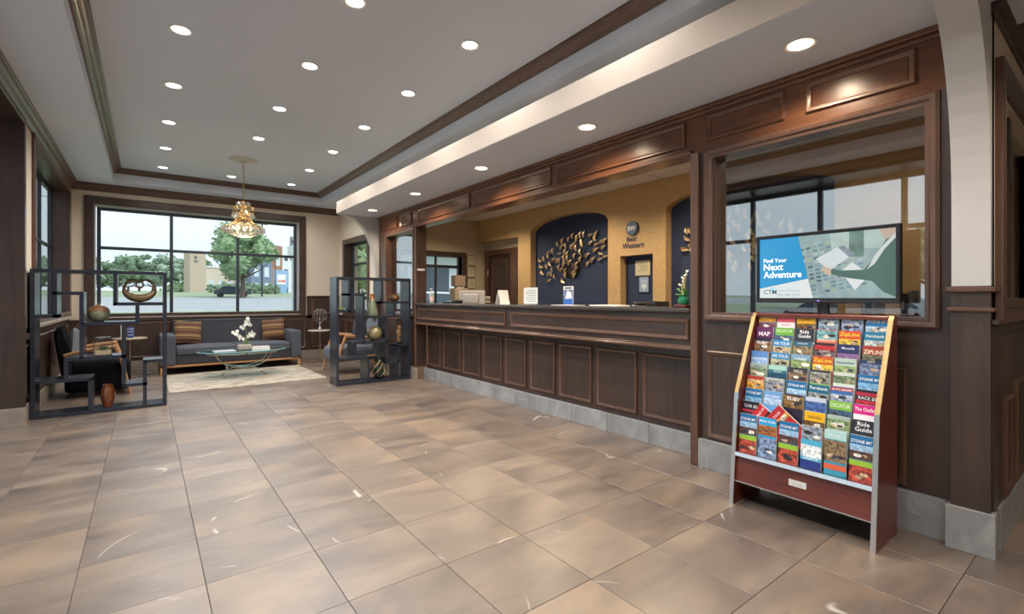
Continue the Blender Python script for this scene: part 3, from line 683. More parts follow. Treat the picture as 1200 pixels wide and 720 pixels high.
t = thing('leaflet_stand', 'small blue and white picture card on a stand below the gold leaf sculpture', 'card', (3.36, 3.47, TOPZ))
m = M(); m.box(-0.03, 0.04, -0.08, 0.08, 0, 0.005); m.build('base', GLS_J, t)
m = M(); m.box(-0.004, 0.0, -0.072, 0.072, 0.005, 0.19, 0.001); m.build('card_sheet', PAPER, t)
def P2(m, x, r, col, a=1.0):      # rectangle on plane x, r = y0,y1,z0,z1
    m.col = (*col, a); m.quad((x, r[0], r[2]), (x, r[1], r[2]), (x, r[1], r[3]), (x, r[0], r[3]))
m = M(); P2(m, -0.005, (-0.07, 0.07, 0.007, 0.06), S('2f5fa8')); P2(m, -0.005, (-0.07, 0.07, 0.06, 0.155), S('7b88a8'), 0.3); P2(m, -0.005, (-0.05, 0.05, 0.165, 0.178), S('333a55'))
m.col = (*S('e8e8ea'), 1); m.quad((-0.0055, 0.045, 0.065), (-0.0055, -0.05, 0.075), (-0.0055, -0.045, 0.125), (-0.0055, 0.01, 0.148)); m.build('printed_picture', PRINT, t)
m = M(); m.box(-0.13, 0.05, -0.16, 0.14, 0, 0.003)
m.build('paper_sheet', PAPER, None, loc=(3.37, 3.46, TOPZ), label='loose white sheet of paper lying under the blue picture card on the counter', category='paper')
m = M()
for k in range(4): m.box(-0.11, 0.1, -0.15+0.004*k, 0.15+0.003*k, 0.0022*k, 0.0022*k+0.002)
m.build('paper_stack', PAPER, None, loc=(3.38, 2.95, TOPZ), label='thin stack of white papers left of the desk telephone on the counter', category='paper')
t = thing('desk_telephone', 'black desk telephone behind the counter below the certificates', 'telephone', (3.75, 2.95, 1.06))
m = M(); m.prism([(-0.1, 0), (0.1, 0), (0.1, 0.07), (-0.1, 0.03)], 1, -0.09, 0.09); m.build('phone_base', BLACK, t)
m = M(); m.box(-0.09, 0.09, -0.085, -0.035, 0.07, 0.105, 0.012); m.build('handset', DGREY, t)
m = M()
for a in range(3):
    for b in range(4): m.box(-0.06+b*0.03, -0.045+b*0.03, 0.0+a*0.025, 0.015+a*0.025, 0.035+b*0.008, 0.05+b*0.008)
m.build('keypad', PAPER, t)
t = thing('receipt_printer', 'small black receipt printer right of the desk telephone behind the counter', 'printer', (3.75, 2.70, 1.06))
m = M(); m.box(-0.09, 0.09, -0.07, 0.07, 0, 0.11, 0.012); m.build('printer_body', BLACK, t); m = M(); m.box(-0.092, -0.06, -0.04, 0.04, 0.09, 0.112); m.build('paper_slot', DGREY, t)
# work shelf behind the counter carries phone, printer, monitor
m = M(); m.box(XW+0.46, XW+0.95, CY0+0.05, CY1, 1.02, 1.06, 0.004); m.box(XW+0.46, XW+0.49, CY0+0.05, CY1, 0, 1.02); m.box(XW+0.90, XW+0.94, CY0+0.05, CY1, 0, 1.02)
ob = m.build('work_desk', W_H, None, label='wooden staff work desk just behind the reception counter', category='desk')
t = thing('office_monitor', 'pale grey computer monitor seen from behind at the far end of the counter', 'monitor', (3.80, 5.95, 1.06), math.radians(25))
m = M(); m.box(-0.015, 0.02, -0.22, 0.22, 0.02, 0.25, 0.01); m.box(-0.05, -0.015, -0.13, 0.13, 0.06, 0.2, 0.015); m.build('monitor_shell', plain('monitor_beige', (0.50, 0.46, 0.42), 0.5), t)
m = M(); m.lathe([(0.09, 0), (0.09, 0.01), (0.02, 0.02), (0.02, 0.06)], n=16); m.build('stand', BLACK, t)
m = M(); m.box(0.0205, 0.022, -0.2, 0.2, 0.04, 0.23); m.build('screen', BLACK, t)
t = thing('card_terminal', 'black card payment terminal lying in front of the pale monitor', 'terminal', (3.36, 5.75, TOPZ))
m = M(); m.prism([(-0.07, 0), (0.07, 0), (0.07, 0.045), (-0.07, 0.02)], 1, -0.15, 0.15); m.build('terminal_body', BLACK, t)
m = M(); m.box(-0.04, 0.03, -0.13, -0.03, 0.03, 0.045); m.build('terminal_screen', DGREY, t)
t = thing('file_box', 'tan cardboard box on a beige cabinet before the office end window', 'box', (4.72, 7.62, 1.48))
t.location = (4.62, 7.70, 0); 
m = M(); m.box(-0.11, 0.11, -0.08, 0.08, 1.42, 1.62, 0.004); m.build('box_body', plain('cardboard', (0.38, 0.29, 0.21), 0.8), t)
m = M(); m.box(-0.13, 0.16, -0.1, 0.1, 0, 1.38, 0.005); m.build('cabinet_below', BEIGE, t)
m = M(); m.box(-0.06, 0.1, -0.06, 0.06, 1.38, 1.42); m.build('paper_tray', PAPER, t)
# green vase with bamboo at the right end of the counter
t = thing('vase_of_flowers', 'green glass vase of white flowers at the right end of the counter', 'vase', (3.20, 2.075, TOPZ))
GRV = plain('green_glass', (0.02, 0.30, 0.13), 0.08, trans=0.3, noise=0.5, nscale=60, coat=0.6)
m = M(); m.box(-0.055, 0.055, -0.055, 0.055, -0.0, 0.022, 0.006); m.build('stand', plain('rosewood', (0.10, 0.015, 0.015), 0.3), t)
m = M(); m.lathe([(0.030, 0.022), (0.040, 0.035), (0.044, 0.055), (0.036, 0.075), (0.026, 0.085), (0.034, 0.095)], n=14); m.build('vase_body', GRV, t, 40)
m = M()
for k in range(16):
    a = R_.uniform(0, 2*PI); rr = R_.uniform(0.02, 0.06); h = R_.uniform(0.10, 0.15); b = a+0.4
    m.add([(0.0, 0, 0.09), (rr*math.cos(a), rr*math.sin(a), h), (1.5*rr*math.cos(a+0.15), 1.5*rr*math.sin(a+0.15), h-0.01), (rr*0.9*math.cos(b), rr*0.9*math.sin(b), h-0.012)], [(0, 1, 2, 3)])
m.build('leaves', plain('leaf_green', (0.10, 0.32, 0.08), 0.5), t)
m = M()
for (x, y, h) in ((0.004, 0.004, 0.20), (-0.008, -0.01, 0.24), (0.012, -0.006, 0.27), (0.0, 0.012, 0.17)): m.tube([(x*0.5, y*0.5, 0.08), (x, y, h*0.7), (x*1.6, y*1.6, h)], 0.004, 6)
m.build('stems', plain('bamboo_yellow', (0.55, 0.50, 0.20), 0.5), t)
m = M()
for (x, y, h) in ((0.004, 0.004, 0.20), (-0.012, -0.016, 0.24), (0.02, -0.01, 0.27), (0.0, 0.02, 0.17), (-0.004, 0.0, 0.22)):
    for k in range(4): m.ball((x*1.5+R_.uniform(-.01, .01), y*1.5+R_.uniform(-.01, .01), h+R_.uniform(-.008, .008)), 0.008, 6)
m.build('blossoms', plain('blossom', (0.85, 0.82, 0.70), 0.6), t)
# white card on the jamb
m = M(); m.box(-0.06, 0.06, -0.003, 0, -0.015, 0.015); m.build('name_plate', PAPER, None, loc=(3.23, 6.449, 1.62), label='narrow white plate on the wooden pier at the far end of the counter', category='plate')

# ================================================================== OFFICE WALL PIECES
def wing_leaf():      # one folded gold leaf: two blades leaning off a keel, about 0.12 long
    m = M(); n = 5
    for s in (-1, 1):
        vs = []
        for i in range(n+1):
            u = i/n; wd = 0.026*math.sin(PI*min(1, u*0.92+0.06))**0.7
            vs += [(0, u*0.115, 0.012*math.sin(PI*u)), (s*wd, u*0.115+0.012*(s), 0.034*math.sin(PI*u)), (s*wd*0.95, u*0.115+0.012*s-0.002, 0.034*math.sin(PI*u)-0.004)]
        for i in range(n): m.add([vs[3*i], vs[3*i+1], vs[3*i+4], vs[3*i+3]], [(0, 1, 2, 3)]); m.add([vs[3*i+1], vs[3*i+2], vs[3*i+5], vs[3*i+4]], [(0, 1, 2, 3)])
    return m
LEAVES = [(185, 425, 150), (210, 425, 80), (195, 480, 160), (235, 495, 100), (268, 475, 110), (205, 550, 120), (240, 570, 60), (235, 625, 40), (275, 530, 90), (275, 575, 100),
 (300, 595, 100), (240, 375, 80), (245, 405, 100), (280, 365, 90), (275, 432, 30), (320, 375, 20), (325, 300, 95), (358, 285, 60), (345, 335, 50), (405, 270, 80), (435, 245, 70),
 (388, 320, 85), (430, 345, 80), (470, 262, 80), (465, 285, 60), (495, 250, 75), (522, 250, 70), (555, 250, 30), (605, 262, 80), (605, 295, 95), (445, 320, 60), (468, 360, 80),
 (515, 305, 100), (515, 330, 90), (560, 325, 50), (595, 335, 30), (635, 325, 60), (655, 325, 60), (645, 372, 30), (590, 385, 20), (620, 392, -30), (652, 435, 20), (618, 460, 30),
 (575, 475, 50), (545, 505, 50), (498, 398, 80), (535, 425, 50), (495, 460, 60), (450, 425, 60), (395, 405, 80), (380, 380, 80), (370, 430, 70), (315, 455, 60), (335, 455, 70),
 (370, 470, 80), (365, 495, 40), (405, 480, 60), (330, 520, 60), (345, 540, 60), (375, 545, 70), (350, 590, -60), (385, 595, 80), (460, 505, 60), (462, 540, 50), (440, 575, 70), (448, 600, 70), (345, 315, 40), (400, 440, 90)]
def leaf_tree(name, label, yc, flip, skip=0):
    t = thing(name, label, 'sculpture', (GX+GTH-0.002, yc, 1.85))
    base = wing_leaf(); me = None
    br = M(); vy = lambda u: -(u-440)*(1.72/596)*flip     # picture units -> metres along the niche
    vz = lambda v: (430-v)*(0.92/490)
    trunk = (455, 630)
    for i, (u, v, a) in enumerate(LEAVES):
        y, z = vy(u), vz(v)*0.93
        ang = math.radians(a)+R_.uniform(-0.25, 0.25)
        ang = ang if flip > 0 else PI-ang
        if me is None: ob = base.build('gold_leaf', GOLDL, t); me = ob.data
        else: ob = bpy.data.objects.new('gold_leaf', me); C.objects.link(ob); ob.parent = t
        # local: keel +Y, width X, out of wall Z -> world: up-left direction in the plane x = const
        # image right is -y
        d = Vector((0, -math.cos(ang), math.sin(ang))); nrm = Vector((-1, 0, 0)); sd = d.cross(nrm)
        k = 0.90+R_.uniform(-.12, .12)
        R3 = Matrix((sd, d, nrm)).transposed().to_4x4()
        ob.matrix_parent_inverse = Matrix.Identity(4); ob.matrix_local = Matrix.Translation((-0.028, y, z-0.05)) @ R3 @ Matrix.Scale(k, 4)
        if i % 2 == 0:
            ty, tzz = vy(trunk[0])+(y-vy(trunk[0]))*0.25, vz(trunk[1])*0.93+(z-vz(trunk[1]))*0.45
            br.tube([(-0.02, vy(trunk[0])*1.0, vz(trunk[1])*0.9), (-0.022, ty, tzz), (-0.026, y, z)], [0.005, 0.004, 0.002], 5)
    br.build('wire_branches', plain('dark_bronze', (0.05, 0.035, 0.02), 0.5, metal=0.6), t)
    return t
leaf_tree('leaf_sculpture', 'gold metal leaf tree sculpture on the navy arched niche left of the round logo', 5.32, 1)
leaf_tree('leaf_sculpture', 'gold metal leaf tree sculpture in the right-hand navy niche, partly behind glass', 2.72, -1)

t = thing('logo_sign', 'navy round wall logo with two lines of dark lettering between the two arched niches', 'sign', (GX, 4.09, 0))
def disc_x(m, x0, x1, y, z, r, n=32):
    m.prism([(y+r*math.cos(2*PI*k/n), z+r*math.sin(2*PI*k/n)) for k in range(n)], 0, x0, x1)
m = M(); disc_x(m, -0.03, 0, 0, 2.125, 0.095); m.build('badge', plain('logo_navy', (0.02, 0.05, 0.12), 0.4), t)
m = M(); disc_x(m, -0.032, -0.0295, 0, 2.125, 0.084); disc_x(m, -0.034, -0.031, 0, 2.125, 0.080); m.build('badge_ring', plain('logo_ring', (0.10, 0.16, 0.28), 0.4), t)
LW = plain('logo_white', (0.85, 0.87, 0.88), 0.5); LN = plain('logo_ink', (0.015, 0.03, 0.08), 0.5)
U_, V_ = (0, -1, 0), (0, 0, 1)
m = M(); put_text(m, 'BW', (-0.036, 0, 2.094), U_, V_, 0.092, bold=0.02, fit=0.128); m.build('badge_letters', LW, t)
m = M(); put_text(m, 'Best', (-0.006, 0.02, 1.955), U_, V_, 0.095, bold=0.014); put_text(m, 'Western', (-0.006, 0.0, 1.865), U_, V_, 0.108, bold=0.014, fit=0.36); m.build('word_letters', LN, t)

def cert(label, x, y, z, wy, hz, face='x', blue=False, group=None):
    t = thing('framed_certificate', label, 'certificate', (x, y, z), 0 if face == 'x' else PI/2, group)
    m = M(); m.box(-0.014, 0, -wy/2, wy/2, -hz/2, hz/2, 0.002); m.build('frame', plain('cert_frame', (0.10, 0.09, 0.07) if not blue else (0.03, 0.05, 0.1), 0.4), t)
    m = M(); P2(m, -0.0145, (-wy/2+.012, wy/2-.012, -hz/2+.012, hz/2-.012), S('cfc7a8') if not blue else S('9db4cf'))
    for k in range(4): P2(m, -0.015, (-wy*.3, wy*(.3-.06*(k % 3)), hz*(.22-.13*k), hz*(.22-.13*k)+hz*.04), S('8a8265') if not blue else S('dfe8f2'))
    if blue: m.col = (*S('e6eef5'), 1); m.quad((-.0155, -wy*.25, 0), (-.0155, wy*.25, 0), (-.0155, 0, -hz*.35))
    m.build('certificate_sheet', PRINT, t)
    return t
cert('cream certificate at the top of the small navy niche under the logo', GX+GTH, 4.02, 1.60, 0.26, 0.22)
cert('small blue award plaque with a white pennant, below the cream certificate in the navy niche', GX+GTH, 4.00, 1.38, 0.17, 0.22, blue=True)
for k, (z, n_) in enumerate(((1.93, 'topmost'), (1.70, 'second from the top'), (1.48, 'third from the top'), (1.25, 'lowest'))):
    cert('yellowed certificate on the office end wall right of the window, '+n_, 5.03, OY-0.001, z, 0.19, 0.2, 'y')
for k, (z, n_) in enumerate(((1.88, 'topmost'), (1.64, 'middle'), (1.40, 'lowest'))):
    cert('pale certificate on the wall beside the office door, '+n_+' of three', GX+0.2, 7.84, z, 0.10, 0.19)
m = M(); m.box(-0.3, 0.3, -0.2, 0.2, 0, 1.12, 0.01)
m.build('filing_cabinet', plain('cabinet_dark', (0.06, 0.055, 0.05), 0.5), None, loc=(4.84, 7.3, 0), label='dark low filing cabinet in the office corner under the certificates', category='cabinet')
t = thing('paper_tray_stack', 'stack of cream paper trays on the dark filing cabinet in the office corner', 'trays', (4.86, 7.3, 1.12))
for k in range(3): m = M(); m.box(-0.12, 0.12, -0.14, 0.14, 0.04*k+0.002, 0.04*k+0.012, 0.002); m.box(-0.11, 0.11, -0.13, 0.13, 0.04*k+0.012, 0.04*k+0.03); m.build('tray', PAPER if k % 2 == 0 else BEIGE, t)
# row of binders on the ledge behind the television window
m = M(); m.box(3.34, 3.62, 0.60, 1.85, 1.06, 1.085, 0.003); m.box(3.34, 3.60, 0.6, 0.64, 0, 1.06); m.box(3.34, 3.60, 1.81, 1.85, 0, 1.06); m.box(3.58, 3.60, 0.64, 1.81, 0, 1.06)
m.build('window_ledge_desk', W_H, None, label='staff side desk behind the large glazed window', category='desk')
cols = ['5a3a22', '9aa7b3', 'd8d8d4', '3a3f4a', 'c9b89a', '6d7680', '4b2a1c', 'b0b6bb']
for k, (y, cn) in enumerate(((0.70, 'grey'), (0.735, 'white'), (0.775, 'pale grey'), (0.815, 'dark'), (0.95, 'tan'), (1.0, 'brown'), (1.20, 'slate'), (1.26, 'silver'))):
    t = thing('binder', cn+' binder on the ledge behind the glazed window, %s from the right' % ['first', 'second', 'third', 'fourth', 'fifth', 'sixth', 'seventh', 'eighth'][k], 'binder', (3.48, y, 1.085), 0, 'binders behind the glazed window')
    m = M(); m.box(-0.08, 0.08, -0.013, 0.013, 0, 0.14+0.01*(k % 3), 0.003); m.build('cover', plain('binder_%d' % k, S(cols[[5, 2, 7, 3, 4, 0, 1, 7][k]]), 0.5), t)
    m = M(); m.box(-0.082, -0.079, -0.008, 0.008, 0.05, 0.10); m.build('spine_label', PAPER, t)

# ================================================================== BROCHURE RACK
rk = thing('brochure_rack', 'mahogany leaning brochure rack with gold and chrome edged sides beside the counter', 'rack', (2.9, 1.105, 0))
RX, RY = 2.9, 1.105
prof = [(2.715, 0), (2.775, 0.640), (2.985, 1.085), (3.005, 1.105), (3.035, 1.112), (3.045, 1.105), (3.045, 0)]
def loc2(p): return [(x-RX, z) for x, z in p]
for y0, y1 in ((0.752, 0.772), (1.438, 1.458)):
    m = M(); m.prism(loc2(prof), 1, y0-RY, y1-RY); m.build('side_panel', W_RED, rk)
    m = M()
    for (a, b, nm, mt) in (((2.715, 0.0), (2.775, 0.640), 0, 0),): pass
    def strip_edge(pts, mat):
        m = M(); vs = []
        for (x, z) in pts:
            for (dx, dy) in ((-0.004, y0-0.001), (-0.004, y1+0.001), (0.005, y1+0.001), (0.005, y0-0.001)): vs.append((x+dx-RX, dy-RY, z+(0.002 if z > 0.1 else 0)))
        n = len(pts); fs = [(4*i+k, 4*i+(k+1) % 4, 4*i+4+(k+1) % 4, 4*i+4+k) for i in range(n-1) for k in range(4)]+[(0, 1, 2, 3), (4*n-4, 4*n-3, 4*n-2, 4*n-1)]
        m.add(vs, fs); m.build('edge_trim', mat, rk)
    strip_edge([(2.715, 0), (2.775, 0.640)], CHROME); strip_edge([(2.775, 0.640), (2.985, 1.085), (3.003, 1.106), (3.035, 1.114)], plain('gold_edge', (0.36, 0.24, 0.11), 0.4, metal=0.9, noise=0.3, nscale=50))
Y0_, Y1_ = 0.772-RY, 1.438-RY
m = M(); m.prism([(2.742-RX, 0.135), (2.757-RX, 0.135), (2.775-RX, 0.30), (2.76-RX, 0.30)], 1, Y0_, Y1_); m.build('front_panel', W_REDH, rk)
m = M(); m.prism([(2.732-RX, 0.283), (2.757-RX, 0.283), (2.757-RX, 0.303), (2.738-RX, 0.303)], 1, Y0_, Y1_); m.build('lip_trim', CHROME, rk)
m = M(); m.box(2.735-RX, 2.7475-RX, Y0_, Y1_, 0.131, 0.138); m.build('lower_trim', CHROME, rk)
m = M(); m.box(0.125, 0.14, Y0_, Y1_, 0.03, 1.10); m.build('back_board', plain('rack_board', (0.035, 0.03, 0.035), 0.6), rk)
m = M(); m.box(0.09, 0.145, Y0_, Y1_, 1.085, 1.108, 0.005); m.build('top_rail', W_REDH, rk)
m = M(); m.box(-0.1515, -0.1485, -0.043, 0.043, 0.18, 0.228); m.build('name_label', PAPER, rk)
m = M(); put_text(m, 'C T M', (-0.1522, 0, 0.197), U_, V_, 0.020); m.build('label_print', plain('ink_soft', (0.4, 0.4, 0.4), 0.7), rk)
NR = 9; ZB0, ZST = 0.303, 0.0715; XB0, XST = 2.763, 0.0285
for r in range(NR):        # stepped pockets
    x = XB0+XST*r-RX; z = ZB0+ZST*r
    m = M(); m.box(x-0.003, 0.13, Y0_, Y1_, z-0.006, z); m.box(x-0.0045, x-0.003, Y0_, Y1_, z-0.006, z+(0.02 if r else 0.0)); m.build('pocket_shelf', plain('pocket_grey', (0.03, 0.032, 0.04), 0.4), rk)

# each leaflet: bg, list of bands (v0, v1, colour, photo), title, title colour, title size, text v
DK = '20242c'
def bands(*a): return a
SKY = [(0.60, 0.80, '7fb2d8', 0), (0.40, 0.62, 'd5e3ee', .5), (0.0, 0.3, '8a4638', .1), (0.3, 0.42, '9cc93a', 1)]
def mountain(): return ('2272a8', [(0.62, 0.80, '9fc4e2', .6), (0.48, 0.66, '5d4038', .2), (0.34, 0.46, '9bc53d', 1), (0.0, 0.34, 'b04a3a', .1)], 'STONE MT', 'ffffff', 0.020, 0.84)
ROWS = [  # bottom row first, six columns left to right; label fragments
 [(mountain(), 'blue mountain leaflet with a boat and a green band'), (('1f9fd8', [(0.80, 0.95, '2aa7dd', 1), (0.55, 0.80, 'a5683a', .1), (0.0, 0.50, '7d93b5', .1)], 'Aloha Grille', 'ffffff', 0.018, 0.88), 'bright blue leaflet with an orange landscape'),
  (mountain(), 'blue mountain leaflet with red picture, green band'), (('4fb4d8', [(0.68, 1.0, '8f99a8', .2), (0.0, 0.66, '56b5d6', 1), (0.0, 0.2, '2b3b86', 1), (0.28, 0.55, 'e8f0f2', .5)], 'LIGHTS', 'ffffff', 0.020, 0.22), 'light blue leaflet with a white light-bulb drawing'),
  (('3e97b5', [(0.80, 1.0, 'b5dcd8', 1), (0.30, 0.78, '8a7558', .1), (0.12, 0.24, 'e0684a', 1)], 'FOSSIL', 'e8f4f4', 0.018, 0.86), 'teal leaflet with a brown skull and an orange bar'), (mountain(), 'blue mountain leaflet with a red cable car')],
 [(('20222a', [(0.72, 0.78, 'c03040', 1), (0.55, 0.64, 'c03a3a', .6)], 'CAR $5', 'f0f0f0', 0.022, 0.84), 'black leaflet with red and white lettering'), (('c8282c', [(0.62, 0.74, '2a2a30', .4)], 'WORLD OF', 'f4f4f4', 0.018, 0.84), 'red leaflet slumped sideways'),
  (('c02a2c', [(0.66, 0.78, 'e0a030', .3)], 'TOUR', 'f4f4f4', 0.018, 0.84), 'red and orange leaflet leaning on its neighbour'), (('f0b818', [(0.60, 0.78, '6a4a28', .2)], 'SAFARI', '8a5a10', 0.020, 0.84), 'yellow leaflet with animals'),
  (('a8bdb4', [(0.70, 0.92, '7f9a68', .2)], 'LANIER', 'ffffff', 0.018, 0.80), 'grey green lake leaflet'), (('2b2f38', [(0.60, 0.62, 'ffffff', 1)], 'Ride\nGuide', 'ffffff', 0.028, 0.87), 'black leaflet lettered Ride Guide')],
 [(('2272a8', [(0.66, 0.78, '7fb2d8', .5)], 'STONE MT', 'ffffff', 0.018, 0.86), 'blue mountain leaflet'), (('6fa6dc', [(0.66, 0.82, 'b8d0ea', .6)], 'SKYVIEW', 'f4f8ff', 0.018, 0.84), 'light blue cloud leaflet'),
  (('2a2138', [(0.66, 0.96, '8a6a3a', .1)], 'RUBY', 'ffffff', 0.026, 0.85), 'dark leaflet with a purple gold peacock'), (('c9d4e2', [(0.66, 0.90, '4a68a8', .4)], 'STATION', '23356a', 0.018, 0.70), 'white and blue diagonal leaflet'),
  (('85bf3c', [(0.66, 0.80, '3f5a78', .2)], 'DECATUR', 'eef6dc', 0.026, 0.86), 'green leaflet lettered DECATUR with street picture'), (('e0288c', [(0.64, 0.78, 'f0eef0', 1)], 'The Outlet', 'ffffff', 0.024, 0.86), 'bright pink outlet leaflet')],
 [(('b8402c', [(0.66, 0.90, 'd8a040', .1)], 'ZIPLINE', 'ffe9c0', 0.026, 0.82), 'red brown zip line leaflet'), (('c0c4c0', [(0.66, 0.90, '8a90a0', .1)], 'MARKET', '4a5060', 0.016, 0.90), 'pale leaflet with a crowd picture'),
  (('2272a8', [(0.68, 0.80, 'a8cbe6', .5)], 'STONE MT', 'ffffff', 0.018, 0.86), 'blue mountain leaflet with a boat'), (('1f6a8c', [(0.97, 1.0, '6ab04a', 1), (0.64, 0.78, '8f9a9a', .1)], 'Fernbank', 'e8f4f0', 0.022, 0.86), 'teal leaflet with a thin green top'),
  (('3a6fb0', [(0.90, 0.98, 'b83434', 1), (0.68, 0.82, 'a8b4c8', .2)], 'AUTO SHOW', 'ffffff', 0.014, 0.91), 'blue and red leaflet with cars'), (('20242c', [(0.86, 0.94, 'b03040', 1), (0.68, 0.76, 'c03040', .6)], 'RACE $5', 'f0f0f0', 0.020, 0.78), 'black racing leaflet with red bars')],
 [(('a9bcae', [(0.66, 0.88, '7d9472', .3)], 'Seasons', '3a5070', 0.016, 0.90), 'pale green meadow leaflet'), (('2f6f80', [(0.88, 1.0, 'a9d6cc', 1), (0.64, 0.80, '1e4a66', .6)], 'ARCH', 'c8e4e4', 0.016, 0.82), 'teal leaflet with a curved arch'),
  (('33363c', [(0.66, 0.88, '8a7058', .1)], 'WILD', 'f0ead8', 0.018, 0.88), 'charcoal leaflet with animal heads'), (('3a3d44', [(0.66, 0.94, '8f8f84', .1)], 'MUSEUM', 'cfcfc8', 0.014, 0.90), 'charcoal leaflet with two picture panels'),
  (('d4d8d0', [(0.74, 0.92, '6f8a66', .2)], 'GARDENS', '5a6a5a', 0.016, 0.76), 'white leaflet with a green map'), (('2272a8', [(0.66, 0.82, '7fb2d8', .5)], 'STONE MT', 'ffffff', 0.018, 0.87), 'blue mountain leaflet with a sailing boat')],
 [(('5f92d0', [(0.66, 0.84, '9dbde6', .6)], 'AQUARIUM', 'eaf2ff', 0.014, 0.78), 'plain light blue leaflet'), (('2a90cc', [(0.66, 0.84, 'b0b090', .2)], 'AIR TOUR', 'f4f4e8', 0.022, 0.88), 'blue beach leaflet'),
  (('7fa8c8', [(0.66, 0.86, '8aa068', .3)], 'LANIER', 'f0f4e8', 0.018, 0.86), 'sky blue and green island leaflet'), (('d05a2c', [(0.66, 0.80, 'e0c040', .2)], 'ZipLine', 'ffe040', 0.028, 0.86), 'orange leaflet lettered ZipLine in yellow'),
  (('bcd0c4', [(0.64, 0.82, '8aa870', .3)], 'September', '4a6080', 0.018, 0.87), 'pale green leaflet with dark lettering'), (('2a3c68', [(0.66, 0.92, '7080a0', .1)], 'CITY', 'f0e4b0', 0.014, 0.94), 'dark blue city lights leaflet')],
 [(('2c2740', [(0.66, 0.94, '8a6848', .1)], 'RUBY', 'ffffff', 0.024, 0.86), 'dark purple leaflet with white letters'), (('2f94d0', [(0.66, 0.84, 'b8a888', .2)], 'AIR TOUR', 'f4f4e8', 0.022, 0.88), 'blue leaflet with a beach picture'),
  (('35647c', [(0.66, 0.88, '8f7f60', .1)], 'WILDLIFE', 'd8ecf4', 0.012, 0.93), 'dark teal leaflet with a spotted animal'), (('2e2a30', [(0.82, 0.94, 'b83038', .6), (0.66, 0.78, '70606a', .2)], 'CLASSICS', 'f0e4e0', 0.012, 0.78), 'dark leaflet with a red vintage car'),
  (('2b3260', [(0.64, 0.78, '8a6a98', .5)], 'Moonlit', 'e8e8f4', 0.018, 0.88), 'dark blue sunset leaflet'), (('a8402c', [(0.64, 0.80, '6a6a5a', .1)], 'ZIPLINE', 'f8ecd0', 0.028, 0.82), 'brown leaflet lettered ZIPLINE')],
 [(('6a2a60', [(0.66, 0.72, '3a2040', 1)], 'MAP', 'ffffff', 0.034, 0.76), 'purple leaflet lettered MAP'), (('6fb43a', [(0.64, 0.80, '4a6080', .2)], 'DECATUR', 'e4f2cc', 0.022, 0.88), 'green leaflet lettered DECATUR'),
  (('30353e', [(0.62, 0.66, 'ffffff', 1)], 'Ride\nGuide', 'ffffff', 0.026, 0.88), 'black leaflet lettered Ride Guide, upper one'), (('d07058', [(0.76, 0.98, '70a8b0', .3)], 'PARADISE', 'f4d8c8', 0.018, 0.71), 'salmon leaflet lettered PARADISE'),
  (('d8502a', [(0.66, 0.80, 'd0b040', .2)], 'ZipLine', 'ffe040', 0.028, 0.87), 'orange zip line leaflet with yellow lettering'), (('2a7a9c', [(0.64, 0.80, 'a8b4bc', .2)], 'Fernbank', 'e8f4f0', 0.020, 0.87), 'blue leaflet with pale figures')],
 [(('2f6ab8', [(0.80, 0.94, 'e0a030', .6), (0.66, 0.78, '7a5058', .1)], 'FUN', 'f4e040', 0.018, 0.88), 'blue leaflet with a yellow splash'), (('f0e8e8', [(0.82, 1.0, 'e05a6a', 1)], 'SWEETS', 'e05a6a', 0.014, 0.72), 'white and pink leaflet'),
  (('f0b41a', [(0.66, 0.80, '7a5530', .1)], 'SAFARI', 'a06a10', 0.016, 0.88), 'yellow leaflet in the top pockets'), (('6f86a0', [(0.66, 0.98, '8aa0b0', .1)], 'DISCOVER', 'e8eef4', 0.014, 0.86), 'grey blue tower leaflet'),
  (('5570a0', [(0.66, 0.98, '90a0c0', .1)], 'DISCOVER', 'e8eef4', 0.014, 0.80), 'blue grey leaflet beside the tower leaflet'), (('2878b0', [(0.66, 0.80, 'b0c8dc', .3)], 'STONE MT', 'ffffff', 0.018, 0.88), 'blue mountain leaflet at the top right')]]
RN = ['bottom row', 'second row up', 'third row up', 'fourth row up', 'fifth row up', 'sixth row up', 'seventh row up', 'eighth row up', 'top row']
CN = ['first', 'second', 'third', 'fourth', 'fifth', 'sixth']
BW_, BH_ = 0.098, 0.222
def leaflet(spec, w=BW_, h=BH_, th=0.014):
    bgc, bs, ti, tcol, tsz, tv = spec
    m = M(); m.m = 0; m.col = (*S('dcdcd8'), 1); m.box(0, th, -w/2, w/2, 0, h)
    m.m = 0; x = -0.0004; m.col = (*S(bgc), 0.97); m.quad((x, -w/2, 0), (x, w/2, 0), (x, w/2, h), (x, -w/2, h))
    x -= 0.0003
    for (v0, v1, c, ph) in bs:
        m.col = (*S(c), ph); a, b = v0*h, v1*h; y0, y1 = -w/2, w/2
        m.quad((x, y0, a), (x, y1, a), (x, y1, b), (x, y0, b)); x -= 0.0002
        if ph < 0.35 and b-a > 0.02:         # a few darker or paler shapes inside a picture
            for q in range(3):
                cy = R_.uniform(-0.3, 0.3)*w; cz = a+(b-a)*R_.uniform(0.25, 0.6); rr = R_.uniform(0.008, 0.016); cc = S(R_.choice(['f0ece0', '3a3030', c, 'c8b090', '404858']))
                m.col = (*cc, 0.4); m.add([(x, cy+rr*math.cos(k*PI/4)*1.4, min(b, max(a, cz+rr*0.7*math.sin(k*PI/4)))) for k in range(8)], [tuple(range(8))]); x -= 0.0001
    m.col = (*S(tcol), 1); lines = ti.split('\n')
    for i, L in enumerate(lines): put_text(m, L, (x, 0, h*tv-i*tsz*0.95), U_, V_, tsz*1.05, bold=0.012, fit=w*0.9)
    return m
